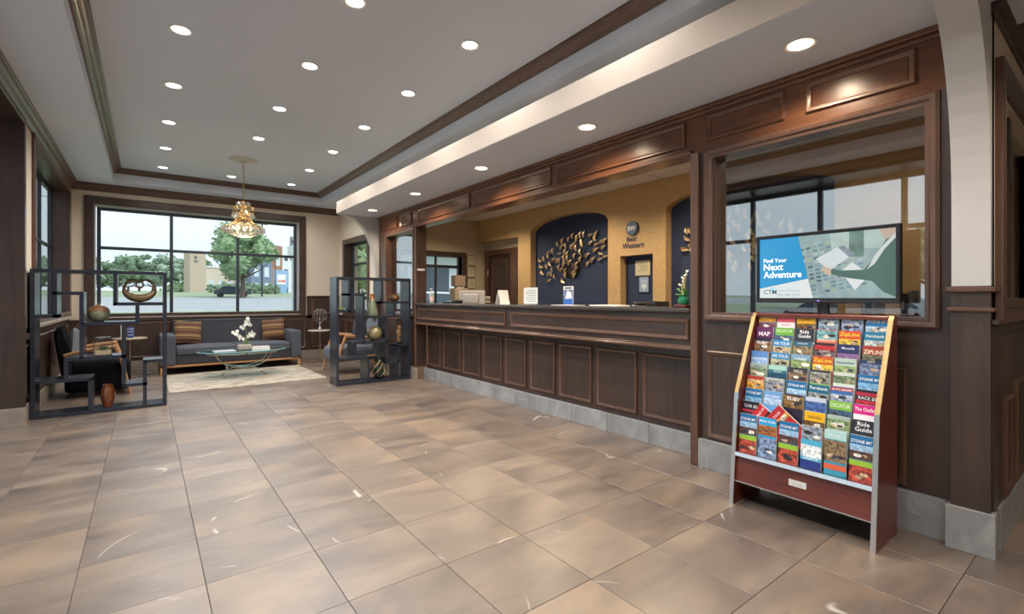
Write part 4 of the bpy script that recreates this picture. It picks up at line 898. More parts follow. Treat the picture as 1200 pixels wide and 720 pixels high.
for r, row in enumerate(ROWS):
    for c, (spec, lab) in enumerate(row):
        y = 1.438-0.0565-c*0.1108
        x = XB0+XST*r; z = ZB0+ZST*r
        m = leaflet(spec)
        ob = m.build('brochure', PRINT, None)
        rel = '%s, %s, %s from left' % (lab, RN[r], CN[c]); assert len(rel.split()) <= 16, rel
        ob['label'] = rel; ob['category'] = 'brochure'; ob['group'] = 'brochures in the rack'
        ob.location = (x, y+R_.uniform(-.002, .002), z+0.0005); ob.rotation_euler = (R_.uniform(-0.012, 0.012), 0.10, 0)
        if (r, c) == (1, 1): ob.rotation_euler = (-0.98, 0.08, 0); ob.location = (x-0.004, 1.165, z+0.055); 
        if (r, c) == (1, 2): ob.rotation_euler = (-0.90, 0.08, 0); ob.location = (x-0.012, 1.075, z+0.055)
        if r == 8 and c in (1, 2): ob.location.y += 0.0

# ================================================================== TELEVISION
tv = thing('television', 'flat screen television showing a blue travel advert above the brochure rack', 'television', (3.05, 1.10, 0))
TZ0, TZ1, TY = 1.172, 1.582, 0.361
m = M(); m.frame((0, 0, 0), (0, 1, 0), (0, 0, 1), (-1, 0, 0), -TY, TY, TZ0, TZ1, [(0, -0.03), (0, 0.006), (0.004, 0.01), (0.018, 0.008), (0.02, -0.0), (0.02, -0.03)]); m.box(0.0, 0.035, -TY, TY, TZ0, TZ1, 0.004); m.box(-0.008, 0.0, -TY+0.01, TY-0.01, TZ0, TZ0+0.028)
m.build('bezel', BLACK, tv)
m = M(); m.box(0.03, 0.055, -0.2, 0.2, 1.2, 1.5, 0.01); m.build('rear_housing', BLACK, tv)
m = M(); m.box(0.045, 0.07, -0.02, 0.02, 0.0, 1.35, 0.004); m.box(0.035, 0.075, -0.12, 0.12, 0.0, 0.012, 0.003); m.build('support_post', DGREY, tv)
sy0, sy1, sz0, sz1 = TY-0.02, -TY+0.02, TZ0+0.028, TZ1-0.02      # left (far) to right (near)
def scr(m, pts, col, a=1.0, x=-0.0015):
    m.col = (*S(col), a); m.add([(x, sy0+(sy1-sy0)*u, sz0+(sz1-sz0)*v) for u, v in pts], [tuple(range(len(pts)))])
m = M(); scr(m, [(0, 0), (1, 0), (1, 1), (0, 1)], '9db5b5', 0.85, -0.001)
for i in range(9):            # racks of leaflets in the advert's photograph
    for j in range(13):
        u = 0.38+i*0.05-j*0.004; v = 0.03+j*0.06+0.02*i
        if v < 0.9: scr(m, [(u, v), (u+0.036, v+0.01), (u+0.034, v+0.045), (u, v+0.035)], R_.choice(['6f8f95', '8aa7ab', 'b9c9c4', '567078', 'a9b9a0', '7c9aa8', '9aa0a8']), 1, -0.0012)
scr(m, [(0.58, 0.75), (1, 0.72), (1, 1), (0.56, 1)], 'b7ccc4', 0.9, -0.0013); scr(m, [(0.70, 0.62), (0.80, 0.62), (0.80, 1), (0.70, 1)], '6d8b80', 0.6, -0.0014)
scr(m, [(0.93, 0.84), (1, 0.82), (1, 1), (0.90, 1)], 'c9b2a0', 1, -0.0016)                     # neck
scr(m, [(0.88, 0.62), (0.94, 0.84), (1, 0.9), (1, 0.02), (0.93, 0.08), (0.85, 0.25), (0.70, 0.30), (0.57, 0.37), (0.56, 0.45), (0.66, 0.42), (0.80, 0.42)], '4e6f66', 0.93, -0.0018)   # jacket
scr(m, [(0.82, 0.42), (0.87, 0.62), (0.93, 0.78), (1.0, 0.93), (1.0, 0.86), (0.93, 0.70), (0.87, 0.50)], 'd8e0da', 1, -0.0022)      # scarf
scr(m, [(0.46, 0.62), (0.62, 0.78), (0.70, 0.62), (0.56, 0.42)], 'dfe6e8', 1, -0.0020); scr(m, [(0.62, 0.78), (0.66, 0.80), (0.74, 0.66), (0.70, 0.62)], '8f9aa5', 0.7, -0.0020)
scr(m, [(0.72, 0.54), (0.64, 0.40), (0.74, 0.12), (0.84, 0.34)], 'e8ecec', 1, -0.0017); scr(m, [(0.52, 0.50), (0.57, 0.46), (0.575, 0.36), (0.54, 0.36), (0.50, 0.44)], 'd9bda8', 1, -0.0024)
scr(m, [(0.0, 0.16), (0.40, 0.31), (0.325, 1.0), (0.0, 1.0)], '18a0dc', 1, -0.0026)
scr(m, [(0.0, 0.0), (0.44, 0.0), (0.40, 0.31), (0.0, 0.16)], 'eef4f4', 1, -0.0027)
m.build('screen', SCREEN, tv)
SW = plain('screen_white', (0.92, 0.95, 0.95), 0.3, emit=0.9); SG = plain('screen_grey', (0.22, 0.32, 0.36), 0.3, emit=0.4); SB = plain('screen_navy', (0.01, 0.09, 0.13), 0.3, emit=0.3); SC_ = plain('screen_teal', (0.0, 0.42, 0.62), 0.3, emit=0.7)
def st(t_, u, v, sz, mat, fit=None, bold=0.0, al='LEFT'):
    m = M(); put_text(m, t_, (-0.0034, sy0+(sy1-sy0)*u, sz0+(sz1-sz0)*v), U_, V_, sz, al, bold, fit); m.build('screen_text', mat, tv)
st('Find Your', 0.035, 0.60, 0.034, SW); st('Next', 0.035, 0.47, 0.056, SW, bold=0.006); st('Adventure', 0.035, 0.34, 0.056, SW, fit=0.215, bold=0.006)
st('CTM', 0.035, 0.065, 0.038, SB, bold=0.01); st('visitorfun.com', 0.155, 0.105, 0.024, SG, fit=0.125); st('800.888.2974', 0.155, 0.03, 0.024, SG, fit=0.125)
m = M(); m.frame((0, 0, 0), (0, 1, 0), (0, 0, 1), (-1, 0, 0), 0.255, 0.255+0.016, 1.246, 1.262, [(0, 0.0028), (0, 0.0032), (0.004, 0.0032)]); m.build('screen_ring', SC_, tv)
m = M(); put_text(m, 'oio', (-0.0092, 0.012, TZ0+0.009), U_, V_, 0.012, 'CENTER', 0.02); m.build('maker_mark', plain('led_violet', (0.35, 0.30, 1.0), 0.3, emit=1.2), tv)

# ================================================================== ROOM-DIVIDER SHELVES
DIV = plain('shelf_slate', (0.026, 0.032, 0.046), 0.26, noise=0.06, nscale=8)
def divider(name, label, x0, y0):
    t = thing(name, label, 'shelf', (x0, y0, 0)); T = 0.034; D = 0.30
    def P(a0, a1, z0, z1, nm): m = M(); m.box(a0, a1, 0, D, z0, z1, 0.0015); m.build(nm, DIV, t)
    P(0, T, 0.0, 1.49, 'side_panel'); P(1.09-T, 1.09, 0.0, 1.49, 'side_panel'); P(T, 1.09-T, 1.49-T, 1.49, 'top_board'); P(T, 1.09-T, 0.0, T, 'bottom_board')
    for k in ('v .178 1.0 1.457', 'h .034 .178 1.0', 'h .178 .378 1.232', 'v .378 .575 1.232', 'v .644 1.12 1.457', 'h .644 1.056 1.12', 'v .83 .94 1.12', 'h .395 .83 .915', 'v .713 .262 .915',
              'h .26 .713 .558', 'v .26 .375 .558', 'h .034 .445 .345', 'v .445 .034 .362', 'h .713 .90 .245', 'v .895 .034 .51', 'h .895 1.056 .49'):
        q = k.split(); a, b, c = map(float, q[1:])
        if q[0] == 'v': P(a-T/2, a+T/2, b, c+(0.0), 'upright')
        else: P(a-(T/2 if a > .1 else 0), b+(T/2 if b < 1.0 else 0), c, c+T, 'board')
    return t
divider('divider_shelf', 'slate open staggered divider shelf standing by the left window', -0.904, 6.60)
divider('divider_shelf', 'slate open staggered divider shelf standing beside the end of the reception counter', 2.05, 6.60)
# decorations: left shelf
t = thing('knot_sculpture', 'bronze bowl-shaped sculpture with a looped top in the upper bay of the left shelf', 'sculpture', (-0.055, 6.74, 1.154))
pts = []; rs = []; N = 64
for k in range(N):
    s_ = k/N
    if s_ < 0.62:
        a = math.radians(118+304*(s_/0.62)); x = 0.135*math.cos(a); z = 0.13+0.108*math.sin(a)
        th = 0.012+0.030*max(0, -math.sin(a))**1.0+0.003
    else:
        u = (s_-0.62)/0.38; a = math.radians(62)
        # inner loop crossing at the top
        b = PI/2-u*2*PI; lx = 0.036*math.sin(u*2*PI-PI*0)*1.0; lz = 0.0
        e0 = Vector((0.135*math.cos(math.radians(62)), 0, 0.13+0.108*math.sin(math.radians(62)))); e1 = Vector((-e0.x, 0, e0.z))
        if u < 0.25: w_ = u/0.25; p = e0.lerp(Vector((-0.012, 0, 0.205)), w_); x, z = p.x, p.z+0.008*math.sin(w_*PI)
        elif u < 0.75: w_ = (u-0.25)/0.5; ang = math.radians(110)+w_*math.radians(320); x = 0.031*math.cos(ang); z = 0.174+0.036*math.sin(ang)
        else: w_ = (u-0.75)/0.25; p = Vector((0.012, 0, 0.205)).lerp(e1, w_); x, z = p.x, p.z+0.008*math.sin(w_*PI)
        th = 0.010
    pts.append((x, 0.012*math.sin(s_*4*PI), z)); rs.append(th)
m = M(); m.tube(pts, rs, 10, closed=True, flat=1.0)
zmin = min(v[2] for v in m.v); m.v = [(a, b, c-zmin) for a, b, c in m.v]
m.build('looped_bowl', plain('bronze_glaze', (0.22, 0.14, 0.065), 0.35, metal=0.3, noise=0.5, nscale=18), t, 60)
OLIVE = plain('olive_glaze', (0.22, 0.22, 0.14), 0.25, noise=0.5, nscale=14, coat=0.4)
t = thing('round_vase', 'round squat olive and brown vase on the middle board of the left shelf', 'vase', (-0.40, 6.74, 0.949))
m = M(); m.lathe([(0.042, 0), (0.07, 0.022), (0.094, 0.07), (0.095, 0.10), (0.08, 0.14), (0.05, 0.165), (0.020, 0.177), (0.016, 0.182), (0.016, 0.197), (0.012, 0.197), (0.01, 0.185)], n=24); m.build('vase_body', OLIVE, t, 50)
m = M(); m.lathe([(0.0955, 0.112), (0.0815, 0.1405), (0.0515, 0.1655), (0.0215, 0.1775), (0.02, 0.176)], n=24); m.build('brown_shoulder', plain('brown_glaze', (0.25, 0.12, 0.05), 0.3, noise=0.4, nscale=30), t, 50)
t = thing('terrarium_jar', 'clear glass jar with sand and a small plant on the left shelf', 'jar', (-0.365, 6.74, 0.592))
def sqprism(m, secs):
    for (z, h, c) in secs: pass
    n = len(secs); vs = []
    for (z, h, c) in secs:
        for (sx, sy) in ((1, 1), (-1, 1), (-1, -1), (1, -1)):
            q = [(h, h-c), (h-c, h)] if sx*sy > 0 else [(h-c, h), (h, h-c)]
            for (a, b) in q: vs.append((sx*a, sy*b, z))
    fs = [(8*i+k, 8*i+(k+1) % 8, 8*i+8+(k+1) % 8, 8*i+8+k) for i in range(n-1) for k in range(8)]+[tuple(range(8))]
    m.add(vs, fs)
m = M(); sqprism(m, [(0, 0.07, .012), (0.008, 0.078, .015), (0.15, 0.078, .018), (0.175, 0.055, .02), (0.18, 0.055, .02), (0.19, 0.06, .02), (0.19, 0.052, .02)]); m.build('glass_body', GLS_J, t, 30)
m = M(); m.lathe([(0.064, 0.186), (0.064, 0.193), (0.054, 0.193), (0.054, 0.186)], n=24); m.build('rim', plain('silver_rim', (0.7, 0.75, 0.78), 0.2, metal=0.6), t, 30)
m = M(); sqprism(m, [(0.006, 0.070, .012), (0.05, 0.072, .012)]); m.add([(0.07, 0.07, 0.05), (-0.07, 0.07, 0.05), (-0.07, -0.07, 0.05), (0.07, -0.07, 0.05)], [(0, 1, 2, 3)]); m.build('sand', plain('sand', (0.72, 0.52, 0.32), 0.9, noise=0.3, nscale=60), t)
m = M()
for k in range(16):
    a = k*2.4; r = 0.02+0.028*(k % 3)/2; h = 0.045-0.008*(k % 3); b = (math.cos(a)*0.008, math.sin(a)*0.008, 0.05)
    m.tube([b, (math.cos(a)*r*0.8, math.sin(a)*r*0.8, 0.05+h*0.8), (math.cos(a)*r*1.3, math.sin(a)*r*1.3, 0.05+h)], [0.006, 0.005, 0.001], 5)
m.build('succulent', plain('succulent_green', (0.05, 0.13, 0.07), 0.6), t)
t = thing('amber_vase', 'tall amber brown glazed vase on the bottom board of the left shelf', 'vase', (-0.325, 6.74, 0.034))
m = M(); m.lathe([(0.038, 0), (0.044, 0.02), (0.062, 0.09), (0.066, 0.14), (0.055, 0.19), (0.040, 0.225), (0.042, 0.238), (0.036, 0.236), (0.034, 0.2)], n=24); m.build('vase_body', plain('amber_glaze', (0.20, 0.055, 0.015), 0.15, noise=0.8, nscale=28, coat=0.8), t, 50)
# decorations: right shelf
t = thing('cone_vase', 'tall tapering green vase with an orange neck on the upper board of the right shelf', 'vase', (2.60, 6.74, 0.949))
m = M(); m.lathe([(0.086, 0), (0.092, 0.012), (0.075, 0.09), (0.052, 0.18), (0.040, 0.225)], n=24); m.build('vase_body', plain('sage_glaze', (0.20, 0.24, 0.15), 0.2, noise=0.4, nscale=12, coat=0.5), t, 50)
m = M(); m.lathe([(0.0405, 0.223), (0.028, 0.265), (0.024, 0.285), (0.032, 0.31), (0.026, 0.308), (0.02, 0.285)], n=20); m.build('neck', plain('orange_glaze', (0.40, 0.15, 0.04), 0.2, noise=0.4, nscale=25), t, 50)
t = thing('globe_vase', 'ribbed round gold and green vase on the middle board of the right shelf', 'vase', (2.635, 6.74, 0.592))
m = M(); n = 40; prof_ = [(0.05, 0), (0.085, 0.025), (0.104, 0.07), (0.108, 0.105), (0.095, 0.15), (0.062, 0.185), (0.035, 0.198), (0.028, 0.21)]
vs = []
for i, (r, z) in enumerate(prof_):
    for k in range(n): a = 2*PI*k/n+z*7; q = r*(1+0.035*math.cos(10*(2*PI*k/n))); vs.append((q*math.cos(a), q*math.sin(a), z))
m.add(vs, [(i*n+k, i*n+(k+1) % n, (i+1)*n+(k+1) % n, (i+1)*n+k) for i in range(len(prof_)-1) for k in range(n)]+[tuple(range(n))]); m.build('vase_body', plain('gold_green_glaze', (0.30, 0.26, 0.14), 0.25, metal=0.3, noise=0.5, nscale=20), t, 60)
t = thing('lidded_pot', 'small round bronze pot with a pointed lid on top shelf board beside the counter end', 'pot', (2.945, 6.74, 1.154))
BRZ = plain('bronze_pot', (0.20, 0.12, 0.05), 0.3, metal=0.5, noise=0.6, nscale=40)
m = M(); m.lathe([(0.04, 0), (0.065, 0.018), (0.078, 0.05), (0.066, 0.08), (0.045, 0.09)], n=20); m.build('pot_body', BRZ, t, 50)
m = M(); m.lathe([(0.047, 0.09), (0.035, 0.103), (0.012, 0.11), (0.007, 0.12), (0.012, 0.13), (0.003, 0.142)], n=16); m.build('lid', BRZ, t, 50)
t = thing('gold_vase', 'dark vase with swirling gold bands on the bottom board of the right shelf', 'vase', (2.70, 6.74, 0.034))
m = M(); m.lathe([(0.048, 0), (0.075, 0.03), (0.082, 0.09), (0.062, 0.16), (0.05, 0.22), (0.062, 0.285), (0.07, 0.305), (0.06, 0.303), (0.045, 0.22)], n=24); m.build('vase_body', plain('dark_green_glaze', (0.02, 0.035, 0.02), 0.2, coat=0.5), t, 50)
for q in range(4):
    m = M(); pp = []
    for k in range(26):
        u = k/25; z = 0.03+0.24*u; r = [0.078, 0.082, 0.074, 0.063, 0.055, 0.056, 0.062][min(6, int(u*6.99))]; a = q*PI/2+u*3.2; pp.append((r*math.cos(a), r*math.sin(a), z))
    m.tube(pp, [0.004+0.014*math.sin(PI*k/25) for k in range(26)], 6, flat=0.4); m.build('gold_band', GOLDL, t, 50)
t = thing('elephant_figurine', 'slim gilded elephant figurine with raised trunk on the right end board of the right shelf', 'figurine', (3.015, 6.74, 0.524))
m = M(); m.box(-0.055, 0.055, -0.05, 0.05, 0, 0.022, 0.006); m.build('base', BLACK, t)
# body stands on its hind legs: a skinned figure from ellipsoids joined along one surface (metaball mesh)
def blob_mesh(name, els, mat, parent, res=0.012, smooth=180):
    mb = bpy.data.metaballs.new(name+'_mb'); mb.resolution = res; mb.render_resolution = res; mb.threshold = 0.35
    for (x, y, z, rx, ry, rz) in els:
        e = mb.elements.new(type='ELLIPSOID'); e.co = (x, y, z); k = max(rx, ry, rz); e.radius = k*1.45; e.size_x, e.size_y, e.size_z = rx/k, ry/k, rz/k; e.stiffness = 2
    ob = bpy.data.objects.new(name+'_mb', mb); C.objects.link(ob); dg = bpy.context.evaluated_depsgraph_get()
    me = bpy.data.meshes.new_from_object(ob.evaluated_get(dg)); bpy.data.objects.remove(ob); me.name = name
    me.materials.clear(); me.materials.append(mat); me.polygons.foreach_set('use_smooth', [True]*len(me.polygons))
    o2 = bpy.data.objects.new(name, me); C.objects.link(o2); o2.parent = parent; return o2
GILD = plain('gilded_figure', (0.42, 0.24, 0.10), 0.35, metal=0.5, noise=0.7, nscale=45)
blob_mesh('body', [(0, 0, 0.13, .034, .03, .05), (0, 0, 0.18, .032, .028, .045), (-0.002, 0, 0.235, .03, .027, .032), (0.018, .012, 0.06, .017, .015, .045), (-0.016, -.012, 0.06, .017, .015, .045), (0.018, .012, 0.03, .018, .016, .014), (-0.016, -.012, 0.03, .018, .016, .014), (-0.032, .012, .15, .012, .012, .03), (-0.03, -.014, .16, .012, .012, .03)], GILD, t, 0.008)
m = M(); m.tube([(0.0, 0, 0.25), (0.025, 0, 0.275), (0.034, 0, 0.31), (0.026, 0, 0.345), (0.0, 0, 0.362), (-0.024, 0, 0.35), (-0.03, 0, 0.325), (-0.018, 0, 0.312)], [0.018, 0.015, 0.013, 0.011, 0.010, 0.009, 0.008, 0.007], 8); m.build('trunk', plain('dark_bronze_trunk', (0.06, 0.04, 0.025), 0.35, metal=0.4), t, 60)
for s in (-1, 1): m = M(); m.ball((0.004, s*0.032, 0.235), 0.024, 10, (0.9, 0.25, 1.2)); m.build('ear', GILD, t, 60)
t = thing('small_planter', 'small lime green planter on the upper left board of the right shelf', 'planter', (2.135, 6.72, 1.034))
m = M(); m.box(-0.04, 0.035, -0.03, 0.03, 0, 0.03, 0.005); m.build('trough', plain('lime_green', (0.30, 0.42, 0.10), 0.5), t)
m = M()
for k in range(18): m.ball((R_.uniform(-.035, .03), R_.uniform(-.025, .025), 0.034), 0.011, 6)
m.build('moss', plain('moss', (0.22, 0.36, 0.08), 0.9), t)
m = M(); m.lathe([(0.016, 0), (0.02, 0.028), (0.016, 0.028)], n=12)
m.build('tiny_pot', plain('pale_blue_pot', (0.45, 0.55, 0.65), 0.4), None, loc=(2.20, 6.72, 1.034), label='tiny pale pot right of the lime green planter on the right shelf', category='pot')

# ================================================================== LOUNGE
m = M(); n = 24
m.box(0.23, 2.16, 7.40, 9.12, 0.0, 0.009, 0.004)
def rugmat():
    mt, nn, b = mat_base('pale_rug'); t = nd(nn, 'ShaderNodeTexCoord'); z = nd(nn, 'ShaderNodeTexNoise'); z.inputs['Scale'].default_value = 9; z.inputs['Detail'].default_value = 8; z.inputs['Roughness'].default_value = 0.7
    mp = nd(nn, 'ShaderNodeMapping'); mp.inputs['Scale'].default_value = (0.5, 1.3, 1); nn.links.new(t.outputs['Object'], mp.inputs[0]); nn.links.new(mp.outputs[0], z.inputs['Vector'])
    r = nd(nn, 'ShaderNodeValToRGB'); e = r.color_ramp.elements; e[0].position = 0.38; e[0].color = (0.20, 0.16, 0.12, 1); e[1].position = 0.60; e[1].color = (0.50, 0.45, 0.38, 1); k = e.new(0.48); k.color = (0.40, 0.35, 0.28, 1)
    nn.links.new(z.outputs['Fac'], r.inputs['Fac']); nn.links.new(r.outputs[0], b.inputs['Base Color']); b.inputs['Roughness'].default_value = 0.95
    bp = nd(nn, 'ShaderNodeBump'); bp.inputs['Strength'].default_value = 0.4; nn.links.new(z.outputs['Fac'], bp.inputs['Height']); nn.links.new(bp.outputs[0], b.inputs['Normal']); return mt
m.build('area_rug', rugmat(), None, label='pale beige mottled area rug under the glass coffee table', category='rug')
def pillowbox(m, x0, x1, y0, y1, z0, z1, puff=0.02, n=8, r=0.03):      # softly crowned cushion block
    cx, cy, cz = (x0+x1)/2, (y0+y1)/2, (z0+z1)/2; hx, hy, hz = (x1-x0)/2, (y1-y0)/2, (z1-z0)/2; vs = []; fs = []
    def rp(u, v, w_):
        p = Vector((u*hx, v*hy, w_*hz)); q = Vector((max(-hx+r, min(hx-r, p.x)), max(-hy+r, min(hy-r, p.y)), max(-hz+r, min(hz-r, p.z))))
        d = p-q
        if d.length > 1e-6: p = q+d.normalized()*r
        k = (1-u*u)*(1-v*v) if abs(w_) > 0.99 else 0
        p.z += (puff*k if w_ > 0.99 else 0); return (cx+p.x, cy+p.y, cz+p.z)
    g = [-1+2*i/n for i in range(n+1)]; g = sorted(set(g+[-1+r/hx*0.3, 1-r/hx*0.3, -1+r/hx, 1-r/hx])); g = [a for a in g if -1 <= a <= 1]
    for (ax, sd) in ((0, -1), (0, 1), (1, -1), (1, 1), (2, -1), (2, 1)):
        b0 = len(vs)
        for a in g:
            for b in g:
                p = [0, 0, 0]; p[ax] = sd; o_ = [i for i in range(3) if i != ax]; p[o_[0]] = a; p[o_[1]] = b; vs.append(rp(*p))
        L = len(g)
        for i in range(L-1):
            for j in range(L-1): fs.append((b0+i*L+j, b0+i*L+j+1, b0+(i+1)*L+j+1, b0+(i+1)*L+j))
    m.add(vs, fs)
FAB_S = plain('sofa_fabric_lit', (0.072, 0.078, 0.098), 0.9, noise=0.25, nscale=160, bump=0.3)  # charcoal sofa cloth again, with bluish window light put into the colour
so = thing('sofa', 'long charcoal three-seat sofa on a pale wood base under the back window', 'sofa', (1.19, 9.1, 0))
ox = 1.19
m = M(); m.box(0.37-ox, 2.03-ox, 0.02, 0.80, 0.155, 0.34, 0.01); m.build('seat_base', FAB_D, so)
for a, b in ((0.375, 1.20), (1.205, 2.035)): m = M(); pillowbox(m, a-ox, b-ox, -0.005, 0.66, 0.30, 0.425, 0.02); m.build('seat_cushion', FAB_S, so, 60)
for a, b in ((0.17, 0.37), (2.04, 2.215)): m = M(); pillowbox(m, a-ox, b-ox, 0.0, 0.84, 0.15, 0.62, 0.004, r=0.02); m.build('arm', FAB_S, so, 60)
m = M(); m.add([(0.36-ox, 0.62, 0.36), (2.05-ox, 0.62, 0.36), (2.05-ox, 0.86, 0.36), (0.36-ox, 0.86, 0.36), (0.36-ox, 0.74, 0.82), (2.05-ox, 0.74, 0.82), (2.05-ox, 0.86, 0.83), (0.36-ox, 0.86, 0.83)], [(0, 1, 2, 3), (4, 5, 6, 7), (0, 1, 5, 4), (1, 2, 6, 5), (2, 3, 7, 6), (3, 0, 4, 7)])
m.build('backrest', FAB_D, so)
m = M(); m.tube([(0.36-ox, 0.735, 0.822), (2.05-ox, 0.735, 0.822)], 0.006, 6); m.build('piping', FAB_G, so)
m = M(); m.box(0.17-ox, 2.21-ox, 0.03, 0.07, 0.115, 0.15, 0.004); m.box(0.17-ox, 2.21-ox, 0.76, 0.8, 0.115, 0.15, 0.004); m.box(0.17-ox, 0.21-ox, 0.03, 0.8, 0.115, 0.15, 0.004); m.box(2.17-ox, 2.21-ox, 0.03, 0.8, 0.115, 0.15, 0.004); m.build('base_rail', W_OAKX, so)
for x in (0.20, 2.185):
    for y in (0.05, 0.78): m = M(); m.box(x-0.025-ox, x+0.022-ox, y-0.022, y+0.022, 0, 0.12, 0.004); m.build('leg', W_OAK, so)
m = M(); m.lathe([(0.018, 0), (0.015, 0.12)], (-0.12+0.0, 0.1, 0), 12); m.build('centre_foot', CHROME, so)
def zigmat():
    mt, nn, b = mat_base('zigzag_weave'); t = nd(nn, 'ShaderNodeTexCoord'); sp = nd(nn, 'ShaderNodeSeparateXYZ'); nn.links.new(t.outputs['Object'], sp.inputs[0])
    a = nd(nn, 'ShaderNodeMath', operation='PINGPONG'); a.inputs[1].default_value = 0.012; nn.links.new(sp.outputs['X'], a.inputs[0])
    s1 = nd(nn, 'ShaderNodeMath', operation='ADD'); nn.links.new(sp.outputs['Z'], s1.inputs[0]); nn.links.new(a.outputs[0], s1.inputs[1])
    mo = nd(nn, 'ShaderNodeMath', operation='MULTIPLY'); mo.inputs[1].default_value = 7.5; nn.links.new(s1.outputs[0], mo.inputs[0])
    fr = nd(nn, 'ShaderNodeMath', operation='FRACT'); nn.links.new(mo.outputs[0], fr.inputs[0])
    r = nd(nn, 'ShaderNodeValToRGB'); r.color_ramp.interpolation = 'CONSTANT'; e = r.color_ramp.elements; e[0].color = (*S('5f4436'), 1); e[1].position = 0.9; e[1].color = (*S('563a30'), 1)
    for p, c in ((0.14, '80623c'), (0.26, '4c342a'), (0.38, '8e7040'), (0.5, '9c8660'), (0.6, '704e3a'), (0.72, '845c3e'), (0.8, '48342c')): k = e.new(p); k.color = (*S(c), 1)
    nn.links.new(fr.outputs[0], r.inputs['Fac']); nn.links.new(r.outputs[0], b.inputs['Base Color']); b.inputs['Roughness'].default_value = 0.95; return mt
ZIG = zigmat()
def cushion(label, loc, rot, s=0.21, mat=None, name='cushion', group=None):
    m = M(); n = 10; vs = []; fs = []
    for sd in (-1, 1):
        b0 = len(vs)
        for i in range(n+1):
            for j in range(n+1):
                u, v = -1+2*i/n, -1+2*j/n; th = ((1-u**4)*(1-v**4))**0.6*0.062
                k = 1-0.06*(1-abs(u))*abs(v)**3-0.0; k2 = 1-0.06*(1-abs(v))*abs(u)**3
                vs.append((u*s*k2, sd*th, v*s*k))
        for i in range(n):
            for j in range(n): fs.append((b0+i*(n+1)+j, b0+i*(n+1)+j+1, b0+(i+1)*(n+1)+j+1, b0+(i+1)*(n+1)+j))
    m.add(vs, fs); ob = m.build(name, mat or ZIG, None, 60, label=label, category='cushion')
    ob.location = loc; ob.rotation_euler = rot
    if group: ob['group'] = group
    return ob
cushion('brown zigzag cushion leaning at the left end of the sofa', (0.56, 9.66, 0.63), (math.radians(-18), math.radians(5), math.radians(8)), 0.195, group='zigzag cushions on the sofa')
cushion('brown zigzag cushion leaning at the right end of the sofa', (1.86, 9.66, 0.63), (math.radians(-16), math.radians(-3), math.radians(-6)), 0.19, group='zigzag cushions on the sofa')

ct = thing('coffee_table', 'oval glass coffee table on crossed champagne metal legs on the rug', 'table', (1.19, 8.35, 0.009))
def ell(a, b, z0, z1, n=48): return [(a*math.cos(2*PI*k/n), b*math.sin(2*PI*k/n)) for k in range(n)]
m = M(); m.prism(ell(0.60, 0.33, 0, 0), 2, 0.385, 0.397); m.build('glass_top', GLS_T, ct)
m = M(); m.tube([(0.601*math.cos(2*PI*k/64), 0.331*math.sin(2*PI*k/64), 0.391) for k in range(64)], 0.0075, 8, closed=True); m.build('glass_edge', plain('teal_glass_edge', (0.16, 0.42, 0.47), 0.12, coat=0.6), ct, 60)
m = M(); m.tube([(0.56*math.cos(2*PI*k/48)*0.86, 0.30*math.sin(2*PI*k/48)*0.86, 0.358) for k in range(48)], 0.010, 8, closed=True); m.build('top_ring', NICKEL, ct, 60)
for yy in (-0.10, 0.10):
    for s in (-1, 1):
        pp = [(s*(0.33-0.60*(k/16)), yy*(1+0.9*abs((k/16)-0.5)), 0.36-0.25*math.sin(PI*0.5*min(1, (k/16)*1.9))+(0 if k/16 < 0.53 else -0.0)) for k in range(9)]
        m = M(); m.tube([(s*0.36*math.cos(a), yy*1.2, 0.36-0.22*math.sin(a)) for a in [PI/2*k/10 for k in range(11)]], 0.012, 8, flat=0.6); m.build('upper_arm', NICKEL, ct, 60)
        m = M(); m.tube([(s*0.27*math.sin(a)*1.0, yy*(1+0.5*math.sin(a)), 0.125*math.cos(a)+0.008) for a in [PI/2*k/10 for k in range(11)]], 0.012, 8, flat=0.6); m.build('leg', NICKEL, ct, 60)
for (x, y) in ((0.47, 0.07), (-0.47, 0.07), (0.0, -0.262), (0.0, 0.262)): m = M(); m.lathe([(0.014, 0.35), (0.014, 0.385)], (x, y, 0), 12); m.build('glass_support', BRASS, ct)
TT = 0.009+0.397
for nm, lb, x, y, rz in (('magazine', 'open magazine on the left side of the glass coffee table', 0.93, 8.30, 0.1), ('book', 'white and grey book stack on the right side of the glass coffee table', 1.44, 8.38, -0.15)):
    t = thing(nm, lb, nm, (x, y, TT), rz)
    if nm == 'magazine':
        m = M(); m.box(-0.14, 0.14, -0.1, 0.1, 0, 0.006, 0.002); m.build('pages', PAPER, t); m = M(); m.box(-0.142, 0.14, -0.102, 0.102, 0.0062, 0.009); m.build('cover', plain('magazine_cover', (0.60, 0.64, 0.70), 0.3, noise=0.4, nscale=25), t)
    else:
        m = M(); m.box(-0.13, 0.12, -0.09, 0.09, 0, 0.022, 0.002); m.build('lower_pages', PAPER, t); m = M(); m.box(-0.12, 0.11, -0.08, 0.085, 0.023, 0.038, 0.002); m.build('upper_cover', plain('book_grey', (0.55, 0.53, 0.50), 0.5), t)
t = thing('potted_orchid', 'white orchid in a low stone-coloured pot in the centre of the coffee table', 'plant', (1.20, 8.33, TT))
m = M(); m.box(-0.095, 0.095, -0.06, 0.06, 0, 0.085, 0.02); m.build('pot', plain('stone_pot', (0.36, 0.32, 0.28), 0.8, noise=0.4, nscale=40), t)
PET = plain('orchid_petal', (0.86, 0.85, 0.80), 0.6); LFG = plain('orchid_leaf', (0.28, 0.42, 0.06), 0.4)
m = M()
